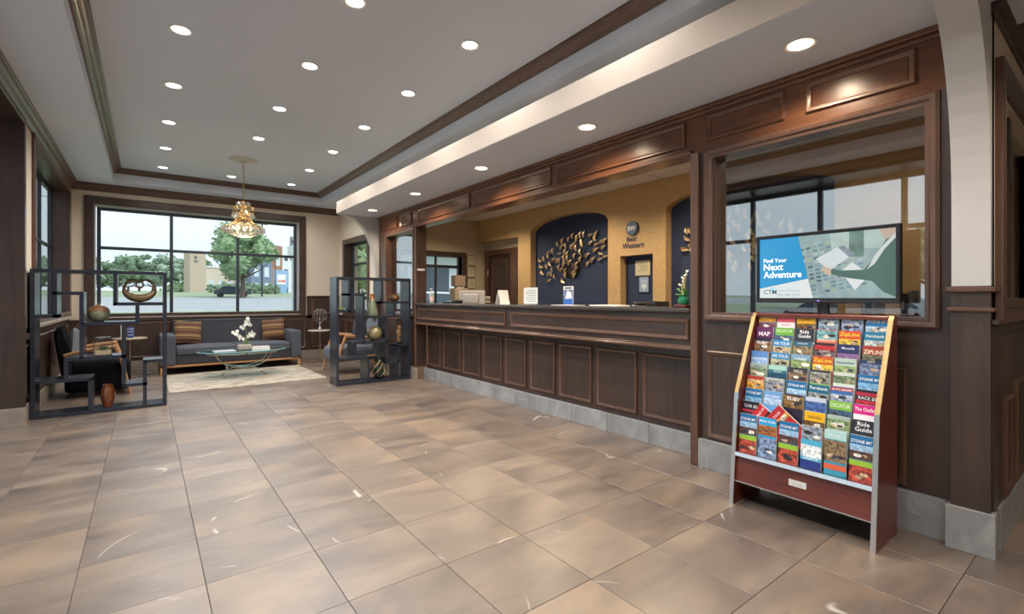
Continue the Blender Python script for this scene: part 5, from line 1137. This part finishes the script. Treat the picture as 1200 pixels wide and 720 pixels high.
for k in range(7):
    a = -0.6+k*0.9; L = 0.10+0.03*(k % 2); pts4 = []
    for i in range(6):
        u = i/5; c = Vector((math.cos(a), math.sin(a), 0)); w_ = 0.022*math.sin(PI*min(1, u*0.9+0.1)); p = c*(L*0.5*u)+Vector((0.03, 0, 0.08+0.10*u-0.05*u*u)); sd = Vector((-math.sin(a), math.cos(a), 0))*w_; pts4.append((p-sd, p+sd))
    for i in range(5): m.add([pts4[i][0], pts4[i][1], pts4[i+1][1], pts4[i+1][0]], [(0, 1, 2, 3)])
m.build('leaves', LFG, t)
stems = [[(0, 0, 0.08), (-0.03, 0, 0.2), (-0.11, 0, 0.30), (-0.14, 0, 0.27)], [(0.02, 0, 0.08), (0.03, 0, 0.26), (0.0, 0, 0.40), (0.04, 0, 0.46)], [(0.0, 0, 0.08), (0.06, 0, 0.22), (0.11, 0, 0.27), (0.14, 0, 0.25)]]
m = M()
for s_ in stems: m.tube(s_, 0.003, 5)
m.build('stems', LFG, t)
fm = M()
for k in range(5):
    a = 2*PI*k/5+0.3; L = 0.032; d = Vector((math.cos(a), 0, math.sin(a))); sd = Vector((-math.sin(a), 0, math.cos(a)))*0.017
    fm.add([(0, 0, 0), tuple(d*L*0.55-sd+Vector((0, -.006, 0))), tuple(d*L+Vector((0, -.002, 0))), tuple(d*L*0.55+sd+Vector((0, -.006, 0)))], [(0, 1, 2, 3)])
fme = None
for (x, z) in ((-0.15, 0.27), (-0.12, 0.25), (-0.10, 0.29), (-0.08, 0.22), (-0.05, 0.2), (-0.04, 0.35), (0.0, 0.38), (-0.02, 0.33), (0.05, 0.46), (0.02, 0.43), (0.07, 0.42), (0.03, 0.40), (0.08, 0.38), (0.06, 0.25), (0.10, 0.27), (0.13, 0.24), (0.09, 0.22), (0.05, 0.2), (-0.02, 0.17), (-0.07, 0.17), (0.11, 0.21), (0.04, 0.48)):
    if fme is None: ob = fm.build('blossom', PET, t); fme = ob.data
    else: ob = bpy.data.objects.new('blossom', fme); C.objects.link(ob); ob.parent = t
    ob.location = (x, R_.uniform(-0.04, 0.03), z); ob.rotation_euler = (R_.uniform(-.5, .5), R_.uniform(0, 2), R_.uniform(-.8, .8))

t = thing('side_table', 'slim round metal side table right of the sofa', 'table', (2.585, 9.30, 0))
m = M(); m.lathe([(0.205, 0.585), (0.21, 0.59), (0.21, 0.602), (0.2, 0.606)], n=32); m.build('table_top', plain('table_marble', (0.55, 0.48, 0.42), 0.25), t, 30)
m = M(); m.lathe([(0.012, 0.01), (0.012, 0.59)], n=12); m.build('pole', NICKEL, t)
m = M(); m.lathe([(0.15, 0), (0.15, 0.008), (0.02, 0.016)], n=32); m.build('base', NICKEL, t, 30)
WIRE = plain('dark_silver', (0.24, 0.21, 0.20), 0.35, metal=0.9)
t = thing('wire_sphere_sculpture', 'round openwork metal globe sculpture on the side table right of the sofa', 'sculpture', (2.585, 9.30, 0.606))
m = M(); m.lathe([(0.07, 0), (0.07, 0.008), (0.03, 0.02), (0.012, 0.06), (0.012, 0.12), (0.03, 0.14)], n=20); m.build('foot', CHROME, t, 50)
for k in range(7):
    a = k*PI/7; m = M(); m.tube([(0.125*math.cos(b)*math.cos(a), 0.125*math.cos(b)*math.sin(a), 0.27+0.125*math.sin(b)) for b in [2*PI*i/28 for i in range(28)]], 0.005, 5, closed=True); m.build('ring', WIRE, t, 60)
for h in (-0.07, 0.0, 0.07):
    r = math.sqrt(0.125**2-h*h); m = M(); m.tube([(r*math.cos(b), r*math.sin(b), 0.27+h+0.02*math.sin(b*2)) for b in [2*PI*i/28 for i in range(28)]], 0.005, 5, closed=True); m.build('ring', WIRE, t, 60)
t = thing('corner_table', 'pale-topped small table in the left back corner between armchair and sofa', 'table', (-0.20, 9.55, 0))
m = M(); m.lathe([(0.215, 0.56), (0.22, 0.565), (0.22, 0.58), (0.21, 0.584)], n=32); m.build('table_top', plain('pale_top', (0.52, 0.42, 0.30), 0.3), t, 30)
m = M(); m.lathe([(0.014, 0.01), (0.014, 0.565)], n=12); m.build('pole', NICKEL, t); m = M(); m.lathe([(0.15, 0), (0.15, 0.008), (0.02, 0.016)], n=32); m.build('base', NICKEL, t, 30)
t = thing('blue_canister', 'dark blue printed canister standing on the corner table', 'canister', (-0.19, 9.5, 0.584))
m = M(); m.lathe([(0.04, 0), (0.042, 0.01), (0.042, 0.16), (0.038, 0.17)], n=20); m.build('canister_body', plain('canister_blue', (0.03, 0.05, 0.20), 0.35), t, 40)
for z in (0.04, 0.09, 0.13): m = M(); m.lathe([(0.0428, z), (0.0428, z+0.012)], n=20); m.build('stripe', plain('canister_stripe', (0.45, 0.5, 0.6), 0.5), t)
m = M(); m.box(-0.004, 0.004, -0.06, 0.06, 0, 0.2, 0.001); m.build('white_card', PAPER, None, loc=(-0.30, 9.48, 0.584), label='upright white card beside the blue canister on the corner table', category='card')

def armchair(name, label, loc, rz, fab, low=0.20, sc=(1, 1)):      # faces +x in its own frame
    t = thing(name, label, 'armchair', loc, rz)
    m = M(); pillowbox(m, -0.36, 0.36, -0.285, 0.285, low, 0.42, 0.03, r=0.06); m.build('seat', fab, t, 60)
    # curved back: a bent slab
    m = M(); n = 10; vs = []; K = 10
    for i in range(n+1):
        v = i/n; x = -0.28-0.16*v; z = 0.30+0.55*v
        for j in range(K+1):
            u = -1+2*j/K; wd = 0.285*(1-0.10*v**3); bow = 0.05*u*u
            rr = 0.055*math.sqrt(max(0, 1-(max(0, v-0.85)/0.15)**2)); 
            vs.append((x+bow, u*wd, z)); 
    b0 = len(vs)
    for i in range(n+1):
        v = i/n; x = -0.28-0.16*v-0.12*(1-0.45*v)*math.sqrt(max(0.02, 1-(max(0, v-0.8)/0.2)**2)); z = 0.20+0.645*v
        for j in range(K+1): u = -1+2*j/K; wd = 0.285*(1-0.10*v**3); vs.append((x+0.05*u*u, u*wd, z))
    fs = []; L = K+1
    for i in range(n):
        for j in range(K): fs.append((i*L+j, i*L+j+1, (i+1)*L+j+1, (i+1)*L+j)); fs.append((b0+i*L+j, b0+(i+1)*L+j, b0+(i+1)*L+j+1, b0+i*L+j+1))
        fs.append((i*L, (i+1)*L, b0+(i+1)*L, b0+i*L)); fs.append((i*L+K, b0+i*L+K, b0+(i+1)*L+K, (i+1)*L+K))
    for j in range(K): fs.append((n*L+j, n*L+j+1, b0+n*L+j+1, b0+n*L+j)); fs.append((j, b0+j, b0+j+1, j+1))
    m.add(vs, fs); m.build('backrest', fab, t, 50)
    for s in (-1, 1):
        y = s*0.315
        m = M(); m.tube([(-0.36, y, 0.52), (-0.1, y, 0.575), (0.20, y, 0.60)], [0.016, 0.02, 0.022], 8, flat=1.3); m.build('arm_rest', W_OAK, t, 60)
        m = M(); m.tube([(0.18, y, 0.602), (0.26, y, 0.40), (0.355, y*1.0, 0.0)], [0.024, 0.024, 0.015], 8); m.build('front_leg', W_OAK, t, 60)
        m = M(); m.tube([(-0.26, y*0.7, 0.24 if low > 0.1 else 0.10), (-0.34, y*0.75, 0.0)], [0.022, 0.013], 8); m.build('rear_leg', W_OAK if low > 0.1 else BLACK, t, 60)
        if low > 0.1: m = M(); m.tube([(-0.3, y*0.96, 0.27), (0.30, y*0.99, 0.24)], 0.014, 8); m.build('side_rail', W_OAK, t, 60)
    t.scale = (sc[0], sc[1], 1.0)
    return t
armchair('armchair', 'black armchair with light wooden arms behind the left divider shelf', (-0.47, 8.02, 0), math.radians(2), FAB_K, 0.06, (0.86, 1.12))
armchair('armchair', 'slate blue armchair with light wooden arms behind the right divider shelf', (2.67, 7.86, 0), math.radians(180), FAB_B)
cushion('grey scatter cushion on the black armchair', (-0.68, 8.08, 0.62), (0, math.radians(14), math.radians(80)), 0.19, FAB_G)
cushion('dark scatter cushion on the slate blue armchair', (2.81, 7.86, 0.62), (0, math.radians(-14), math.radians(100)), 0.18, FAB_D)
# floor cable by the corner table
m = M(); m.tube([(-0.30, 9.35, 0.004), (-0.15, 9.20, 0.004), (0.0, 9.30, 0.004), (0.12, 9.6, 0.004)], 0.004, 6)
m.build('floor_cable', BLACK, None, label='thin black cable curling on the floor by the left end of the sofa', category='cable')
t = thing('wall_outlet', 'white multi-gang outlet strip on the left wainscot behind the black armchair', 'outlet', (XL+0.006, 7.90, 0.50))
m = M(); m.box(-0.004, 0.002, -0.04, 0.04, -0.12, 0.12, 0.003); m.build('plate', plain('outlet_plate', (0.30, 0.18, 0.12), 0.5), t)
for k in range(4): m = M(); m.box(0.0, 0.006, -0.02, 0.02, -0.10+0.055*k, -0.07+0.055*k, 0.002); m.build('socket', PAPER, t)

# ================================================================== CHANDELIER
ch = thing('chandelier', 'gold basket chandelier with crystal drops hanging before the back window', 'chandelier', (1.12, 7.87, ZT))
m = M(); m.lathe([(0.185, 0), (0.185, -0.006), (0.15, -0.014), (0.11, -0.012), (0.08, -0.024), (0.05, -0.022), (0.035, -0.045), (0.012, -0.05)], n=36); m.build('ceiling_rose', plain('rose_ivory', (0.62, 0.58, 0.52), 0.5), ch, 40)
m = M()
for k in range(19):
    z = -0.05-0.030*k; fl_ = k % 2
    m.tube([((0.011 if fl_ else 0)*math.cos(a), (0 if fl_ else 0.011)*math.cos(a), z-0.017+0.020*math.sin(a)) for a in [2*PI*i/10 for i in range(10)]], 0.0028, 5, closed=True)
m.build('chain', BRASS, ch)
m = M(); m.lathe([(0.01, -0.60), (0.02, -0.62), (0.032, -0.65), (0.018, -0.68), (0.03, -0.72), (0.05, -0.76), (0.03, -0.80), (0.045, -0.83), (0.02, -0.86)], n=20); m.build('stem', BRASS, ch, 60)
m = M()
for k in range(22):          # wire ribs of the flared basket
    a = 2*PI*k/22; pr = [(0.075, -0.78), (0.085, -0.84), (0.11, -0.89), (0.16, -0.935), (0.235, -0.965), (0.255, -0.985)]
    m.tube([(r*math.cos(a), r*math.sin(a), z) for r, z in pr], 0.0045, 5)
for (r, z) in ((0.075, -0.78), (0.255, -0.985), (0.16, -0.935)): m.tube([(r*math.cos(2*PI*i/36), r*math.sin(2*PI*i/36), z) for i in range(36)], 0.006, 6, closed=True)
m.build('basket_frame', BRASS, ch, 60)
for k in range(8):
    a = 2*PI*k/8; m = M(); m.tube([(r*math.cos(a), r*math.sin(a), z) for r, z in ((0.03, -0.70), (0.07, -0.665), (0.12, -0.68), (0.135, -0.73), (0.125, -0.77))], 0.006, 6); m.build('scroll_arm', BRASS, ch, 60)
CRY = plain('crystal', (0.90, 0.88, 0.85), 0.03, trans=0.85, spec=0.9)
m = M()
for k in range(8):
    a = 2*PI*k/8
    for (r, z, q) in ((0.125, -0.795, .022), (0.115, -0.835, .018), (0.14, -0.82, .016)): m.ball((r*math.cos(a), r*math.sin(a), z), q, 8)
for k in range(14): a = 2*PI*k/14; m.ball((0.075*math.cos(a), 0.075*math.sin(a), -0.63-0.02*(k % 3)), 0.018, 6)
for (r, z, n_, q) in ((0.27, -1.0, 34, .016), (0.275, -1.028, 34, .014), (0.235, -1.03, 30, .017), (0.20, -1.055, 26, .017), (0.16, -1.075, 22, .017), (0.115, -1.09, 16, .017), (0.07, -1.10, 10, .017), (0.02, -1.105, 4, .017), (0.21, -0.985, 26, .013), (0.16, -0.96, 20, .013), (0.12, -0.93, 16, .012)):
    for k in range(n_): a = 2*PI*(k+R_.random()*0.5)/n_; m.ball((r*math.cos(a), r*math.sin(a), z+R_.uniform(-.008, .008)), q, 6)
ob = m.build('crystal_drops', CRY, ch); ob['kind'] = 'stuff'
m = M()
for k in range(5): a = 2*PI*k/5; m.ball((0.09*math.cos(a), 0.09*math.sin(a), -0.99), 0.022, 10, (1, 1, 1.5))
m.ball((0, 0.045, -0.765), 0.02, 10, (1, 1, 1.4)); m.ball((0.03, -0.04, -0.765), 0.02, 10, (1, 1, 1.4)); m.build('bulbs', plain('bulb_glow', (1.0, 0.72, 0.36), 0.4, emit=5), ch)
pl = bpy.data.lights.new('lamp', 'POINT'); pl.energy = 14; pl.color = (1.0, 0.78, 0.5); pl.shadow_soft_size = 0.03; o = bpy.data.objects.new('lamp', pl); C.objects.link(o); o.parent = ch; o.location = (0, 0, -1.16)

# ================================================================== OUTSIDE
BARK = plain('bark', (0.12, 0.09, 0.07), 0.9, noise=0.3, nscale=8)
def leafmat(n_, c): return plain(n_, c, 0.8, noise=0.45, nscale=1.3)
def tree(name, label, x, y, h, cw, mat, nl=2200, trunk=0.35, group=None, seed=1, ls=0.28, cz=None, flat=1.0):
    rr = random.Random(seed); t = thing(name, label, 'tree', (x, y, tz(y)-0.06), 0, group)
    th = h*trunk; m = M(); m.tube([(0, 0, 0), (0.05*h/8, 0, th*0.6), (0, 0.04, th*1.3)], [0.035*h, 0.026*h, 0.014*h], 8)
    for k in range(6): a = k*1.05; m.tube([(0, 0, th*0.9), (cw*0.2*math.cos(a), cw*0.2*math.sin(a), th*1.3), (cw*0.34*math.cos(a), cw*0.34*math.sin(a), th*1.75)], [0.012*h, 0.008*h, 0.003*h], 5)
    m.build('trunk', BARK, t, 60)
    m = M(); cz0 = (th*0.8+h)/2; hz = (h-th*0.8)/2; cl = []
    for k in range(34):
        a = rr.uniform(0, 2*PI); e = rr.uniform(-0.9, 1); rd = rr.uniform(0.35, 0.86); q = math.sqrt(max(0, 1-e*e))
        cl.append((cw/2*rd*q*math.cos(a), cw/2*rd*q*math.sin(a)*flat, cz0+hz*rd*e, cw*rr.uniform(0.10, 0.18)))
    for k in range(nl):
        c = cl[rr.randrange(len(cl))]; d = Vector((rr.gauss(0, 1), rr.gauss(0, 1), rr.gauss(0, 1))).normalized()*c[3]*rr.uniform(0.55, 1.05)
        p = Vector(c[:3])+d; u = Vector((rr.gauss(0, 1), rr.gauss(0, 1), rr.gauss(0, .6))).normalized()*ls; v = u.cross(Vector((rr.gauss(0, 1), rr.gauss(0, 1), rr.gauss(0, 1)))).normalized()*ls*0.6
        m.add([p-u, p-v, p+u, p+v], [(0, 1, 2, 3)])
    for c in cl: m.ball(c[:3], c[3]*0.78, 7)
    ob = m.build('foliage', mat, t); ob['kind'] = 'stuff'; return t
def at(px, D):       # point at distance D in front of the camera along picture column px
    th = math.atan((600-171)/562.0); F = (math.sin(th), math.cos(th)); Rv = (math.cos(th), -math.sin(th)); a = (px-600)/562.0
    return (D*(F[0]+Rv[0]*a), D*(F[1]+Rv[1]*a))
G1, G2, G3 = leafmat('leaves_mid', (0.26, 0.38, 0.20)), leafmat('leaves_dark', (0.17, 0.25, 0.16)), leafmat('leaves_hazy', (0.27, 0.36, 0.27))  # greens lifted to put distance haze into the leaf colours
x, y = at(284, 62); tree('street_tree', 'large round leafy tree across the road, centre of the back window', x, y+0, 9.8, 9.4, G1, 5200, 0.28, seed=3, ls=0.26)
TL = [(98, 150, 12), (116, 150, 13.5), (134, 155, 12), (150, 150, 14.0), (163, 160, 15.5), (179, 150, 18.0), (196, 160, 15.5), (211, 150, 13.5), (222, 158, 15), (232, 165, 14), (60, 150, 14), (40, 150, 13), (80, 155, 13)]
for k, (px, D, h) in enumerate(TL):
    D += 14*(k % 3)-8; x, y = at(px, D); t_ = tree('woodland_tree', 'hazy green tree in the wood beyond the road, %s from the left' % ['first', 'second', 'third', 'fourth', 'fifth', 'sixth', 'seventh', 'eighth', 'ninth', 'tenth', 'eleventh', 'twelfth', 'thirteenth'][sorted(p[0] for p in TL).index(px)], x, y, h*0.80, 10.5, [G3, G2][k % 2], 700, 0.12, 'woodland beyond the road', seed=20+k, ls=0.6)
for k, (px, D, h, w_) in enumerate([(218, 100, 2.6, 3.4), (203, 100, 2.2, 3.4), (262, 83, 2.0, 3.4), (281, 83, 2.2, 3.4), (300, 83, 1.8, 3.4), (316, 83, 1.6, 2.6)]):
    x, y = at(px, D); rr = random.Random(50+k); m = M()
    for q in range(260): m.ball((x+rr.gauss(0, w_/4.5), y+rr.gauss(0, .8), tz(y)+abs(rr.gauss(0.3, h*0.25))), 0.30, 5)
    m.build('roadside_shrub', G2 if k > 1 else G1, None, label='low green shrub on the far verge of the road, %s from the left' % ['second', 'first', 'third', 'fourth', 'fifth', 'sixth'][k], category='shrub', group='shrubs on the far verge')
x, y = at(128, 78); 
def building(name, label, px, D, w_, dep, h, mat, ang=0.0, base=None):
    x, y = at(px, D); t = thing(name, label, 'building', (x, y, (tz(y) if base is None else base)-0.1), ang); m = M(); m.box(-w_/2, w_/2, 0, dep, 0, h+0.1, 0.05); m.build('walls', mat, t); return t
def bwin(t, x, z, w_, h, mat, y=-0.03): m = M(); m.box(x-w_/2, x+w_/2, y, 0.05, z, z+h, 0.02); m.build('window', mat, t)
TANW = plain('tan_wall', (0.52, 0.42, 0.33), 0.9, noise=0.08, nscale=2); BRK = plain('brick_red', (0.36, 0.19, 0.14), 0.9, noise=0.15, nscale=3); WBL = plain('white_building', (0.74, 0.76, 0.78), 0.9); GBL = plain('grey_blue_building', (0.18, 0.24, 0.34), 0.9)
DW = plain('dark_window', (0.05, 0.07, 0.10), 0.2); BWN = plain('bright_window', (0.62, 0.68, 0.74), 0.2)
A_ = -math.atan((600-171)/562.0)*0.55
t = building('stone_tower', 'tall tan block with a dark emblem near its top, left of the tree', 232, 96, 3.0, 2.5, 8.0, TANW, 0.35)
m = M(); put_text(m, 'B', (-0.4, -0.02, 6.7), (1, 0, 0), (0, 0, 1), 0.9, bold=0.03); put_text(m, 'W', (-0.4, -0.02, 5.9), (1, 0, 0), (0, 0, 1), 0.8, bold=0.03); m.build('emblem', DW, t)
t = building('low_hall', 'long low cream building behind the large tree beyond the road', 270, 128, 13, 8, 6.3, plain('cream_wall', (0.66, 0.58, 0.48), 0.9), 0.45)
for k in range(5): bwin(t, -5+2.5*k, 1.4, 1.6, 1.7, BWN)
m = M(); m.box(-6.6, 6.6, -0.2, 8, 6.3, 6.7); m.build('parapet', WBL, t)
t = building('blue_house', 'dark blue-grey building to the right of the large tree', 307, 108, 5.4, 5, 7.6, GBL, 0.5)
for k in range(2): bwin(t, -1.4+2.6*k, 3.6, 1.2, 2.2, BWN)
for k in range(2): bwin(t, -1.4+2.6*k, 0.6, 1.0, 1.6, BWN)
t = building('brick_block', 'red brick block with white windows, right of the large tree', 321, 128, 5.4, 10, 12.5, BRK, 0.5)
for zz in (7.2, 3.2):
    for xx in (-1.2, 1.3): bwin(t, xx, zz, 1.3, 2.4, BWN)
t = building('white_block', 'pale white block at the right edge of the back window', 343, 146, 9.0, 10, 14.0, WBL, 0.5)
for zz in (9.5, 5.5, 1.8):
    for xx in (-2.4, 0.2, 2.6): bwin(t, xx, zz, 1.3, 1.5, DW)
t = building('sign_board', 'blue sign board with a white panel beyond the road, right of the tree', 330, 92, 3.3, 0.3, 4.3, plain('sign_blue', (0.25, 0.42, 0.66), 0.6), 0.5)
m = M(); m.box(-1.0, 0.9, -0.06, 0, 1.7, 3.6); m.build('white_panel', PAPER, t); m = M(); put_text(m, 'HOME', (-0.05, -0.08, 2.1), (1, 0, 0), (0, 0, 1), 0.62, bold=0.03); m.build('red_lettering', plain('sign_red', (0.65, 0.04, 0.05), 0.5), t)
for s in (-1, 1): m = M(); m.box(s*1.3-0.1, s*1.3+0.1, -0.02, 0.2, 0, 1.0); m.build('post', DGREY, t)
def carthing(label, x, y, rz, col, z=0.0):
    t = thing('car', label, 'car', (x, y, z), rz); cm = plain('car_paint', col, 0.2, coat=0.8)
    m = M(); m.prism([(-2.2, 0.35), (2.2, 0.35), (2.25, 0.7), (2.1, 0.85), (1.1, 0.98), (-1.9, 1.0), (-2.25, 0.85)], 1, -0.88, 0.88); m.build('body', cm, t)
    m = M(); m.prism([(-1.7, 0.98), (1.15, 0.97), (0.45, 1.42), (-1.2, 1.45)], 1, -0.76, 0.76); m.build('cabin', DW, t); m = M(); m.prism([(-1.25, 1.42), (0.5, 1.39), (0.4, 1.45), (-1.15, 1.48)], 1, -0.77, 0.77); m.build('roof', cm, t)
    for sx in (-1.4, 1.4):
        for sy in (-0.86, 0.86):
            m = M(); Q = Matrix.Translation((sx, sy, 0.33)) @ Matrix.Rotation(PI/2, 4, 'X'); m.lathe([(0.2, -0.1), (0.33, -0.09), (0.33, 0.09), (0.2, 0.1)], n=18, mat=Q); m.build('wheel', BLACK, t, 30)
    return t
carthing('dark car passing on the road, seen through the middle of the back window', at(272, 66)[0], at(272, 66)[1], 0, (0.06, 0.07, 0.09), tz(at(272, 66)[1])-0.05)
carthing('dark car parked by the sign board beyond the road', at(319, 97)[0], at(319, 97)[1], 0, (0.04, 0.05, 0.06), tz(at(319, 97)[1])-0.05)
def post_light(label, px, D, h):
    x, y = at(px, D); t = thing('street_lamp', label, 'street lamp', (x, y, tz(y)-0.05)); m = M(); m.tube([(0, 0, 0), (0, 0, h)], [0.10, 0.06], 8); m.build('pole', DGREY, t); m = M(); m.box(-0.1, 0.9, -0.12, 0.12, h-0.05, h+0.1, 0.03); m.build('lamp_head', DGREY, t)
post_light('slender dark street lamp in front of the brick block', 322.5, 79, 6.2)
x, y = at(307, 70); t = thing('pole_sign', 'small red and white sign panel high on a pole, behind the chandelier', 'sign', (x, y, tz(y)-0.05), 0.5)
m = M(); m.tube([(0, 0, 0), (0, 0, 10.6)], 0.12, 8); m.build('pole', DGREY, t); m = M(); m.box(-0.9, 0.9, -0.15, 0.15, 10.5, 12.0, 0.05); m.build('sign_box', plain('sign_pale_red', (0.62, 0.30, 0.32), 0.6), t); m = M(); put_text(m, 'INN', (0, -0.17, 10.95), (1, 0, 0), (0, 0, 1), 0.7, bold=0.03); m.build('sign_letters', PAPER, t)
x, y = at(342, 40); t = thing('traffic_signal', 'grey upright traffic signal housing at the right edge of the back window', 'traffic signal', (x, y, tz(y)-0.05), 0.5)
m = M(); m.tube([(0.9, 0, 0), (0.9, 0, 6.2)], 0.09, 8); m.tube([(0.9, 0, 5.6), (0, 0, 5.4)], 0.05, 6); m.build('post', DGREY, t); m = M(); m.box(-0.2, 0.2, -0.12, 0.12, 3.7, 5.75, 0.1); m.build('housing', plain('signal_grey', (0.22, 0.24, 0.26), 0.5), t)
for z in (4.1, 4.7, 5.3):
    m = M(); Q = Matrix.Translation((0, -0.13, z)) @ Matrix.Rotation(PI/2, 4, 'X'); m.lathe([(0.13, -0.03), (0.13, 0.03)], n=14, mat=Q); m.build('signal_lens', DGREY, t)
# overhead cables
for k, (h, n_) in enumerate(((11.0, 'lowest'), (14.6, 'middle'), (17.2, 'topmost'))):
    y = 58; m = M(); m.tube([(x_, y, h-0.9*math.sin(PI*(x_+90)/180)) for x_ in range(-90, 91, 6)], 0.022, 5)
    m.build('overhead_cable', DGREY, None, label='thin overhead cable crossing the sky in the back window, %s one' % n_, category='cable', group='overhead cables')
for k, xx in enumerate((-90, 90)):
    m = M(); m.tube([(xx, 58, tz(58)-0.1), (xx, 58, 18)], 0.18, 8); m.build('utility_pole', BARK, None, label='utility pole carrying the overhead cables, %s end' % ['left', 'right'][k], category='pole')
# beyond the niche window and the office window
t = thing('side_building', 'grey low building seen through the office end window', 'building', (14, 22, -0.05), 0.2)
m = M(); m.box(-7, 7, 0, 6, 0, 3.6); m.build('walls', plain('grey_render', (0.60, 0.65, 0.70), 0.9), t)
m = M(); m.box(-7.2, 7.2, -0.8, 6, 3.4, 3.9); m.build('fascia', plain('fascia_white', (0.72, 0.74, 0.75), 0.7), t)
for k in range(5): m = M(); m.box(-6+2.6*k, -4.2+2.6*k, -0.04, 0.1, 1.0, 2.8); m.build('window', DW, t)
carthing('white car parked outside the office end window', 8.6, 15.5, 0.3, (0.72, 0.74, 0.76), -0.06)
tree('garden_tree', 'green young tree outside the small niche window', 6.6, 18.5, 4.4, 3.6, G1, 1500, 0.25, seed=9, ls=0.16)
tree('garden_tree', 'dark green tree standing further right outside the niche window', 13.5, 31, 6.2, 5.2, G2, 1200, 0.2, seed=11, ls=0.22)
# left side: car park mirrored in the reception glass
for k, (xx, yy, h) in enumerate(((-46, 2, 8), (-50, 11, 9), (-48, 20, 8), (-44, -8, 8.5))):
    tree('car_park_tree', 'tree beyond the car park, seen only mirrored in the glazed window', xx, yy, h, 8, G2, 900, 0.25, 'trees beyond the car park', seed=70+k, ls=0.35)
carthing('silver car parked outside the entrance bay', -9.5, 5.0, PI/2, (0.45, 0.47, 0.5), -0.06)
carthing('blue car parked outside the entrance bay', -9.8, -0.6, PI/2, (0.06, 0.12, 0.25), -0.06)

# ================================================================== LAMPS
def spot(par, loc, pw, col, size=150, blend=0.6, r=0.05):
    l = bpy.data.lights.new('lamp', 'SPOT'); l.energy = pw; l.color = col; l.spot_size = math.radians(size); l.spot_blend = blend; l.shadow_soft_size = r
    o = bpy.data.objects.new('lamp', l); C.objects.link(o); o.parent = par; o.location = loc; return o
def downlight(x, y, z, label, warm, pw, group, r=0.062):
    t = thing('recessed_light', label, 'ceiling light', (x, y, z), 0, group)
    m = M(); m.lathe([(r*1.35, 0.0), (r*1.35, -0.004), (r*1.2, -0.007), (r, -0.002), (r, 0.0)], n=24); m.build('trim_ring', TRIMW, t, 30)
    m = M(); m.lathe([(r, -0.0005), (r*0.97, -0.003), (r*0.5, -0.0045), (0.002, -0.005)], n=24); m.build('lens', LENSW if warm else LENS, t, 30)
    spot(t, (0, 0, -0.012), pw, (1.0, 0.80, 0.58) if warm else (1.0, 0.97, 0.94))
    return t
NTH = ['nearest the back window', 'second from the back window', 'third from the back window', 'fourth from the back window', 'fifth from the back window', 'sixth from the back window', 'closest to the camera, out past the frame edge']
for x, rn in ((0.207, 'left row of the tray ceiling'), (1.122, 'middle row of the tray ceiling'), (2.035, 'right row of the tray ceiling')):
    for k, y in enumerate([9.07, 7.885, 6.70, 5.515, 4.34, 3.215, 2.03, 0.85, -0.35, -1.55]):
        if (k == 1 and abs(x-1.122) < 0.01) or (k >= 7 and x > 2): continue
        if k >= 7 and abs(x-1.122) < 0.01 : pass
        lab = 'small round recessed ceiling light, %s, ' % rn + NTH[k] if k < 6 else 'recessed ceiling light of the tray ceiling, behind the camera'
        downlight(x, y, ZT, lab, False, TRAY_W, 'recessed lights in the tray ceiling', 0.058)
SN = ['at the far end by the arch', 'second from the far arch', 'middle of the row', 'second from the television end', 'nearest, above the brochure rack']
for k, y in enumerate([7.24, 5.75, 4.20, 2.68, 1.11, -0.4]):
    downlight(2.80, y, 2.566, 'warm round downlight in the soffit over the counter, '+(SN[k] if k < 5 else 'behind the view'), True, SOFF_W, 'soffit downlights over the counter')
for k, y in enumerate([1.3, 3.0, 4.7, 6.6]):
    downlight(4.2, y, OZ-0.006, 'office downlight above the work area behind the counter, %s' % ['nearest the glazed window', 'second from the glazed window', 'third from the glazed window', 'by the office door'][k], True, OFF_W, 'office downlights')
for k, (x, y) in enumerate([(4.6, -1.2), (6.2, -1.2)]):
    downlight(x, y, 2.62, 'side passage downlight beyond the near pillar, %s one' % ['first', 'second'][k], False, 20, 'side passage downlights')
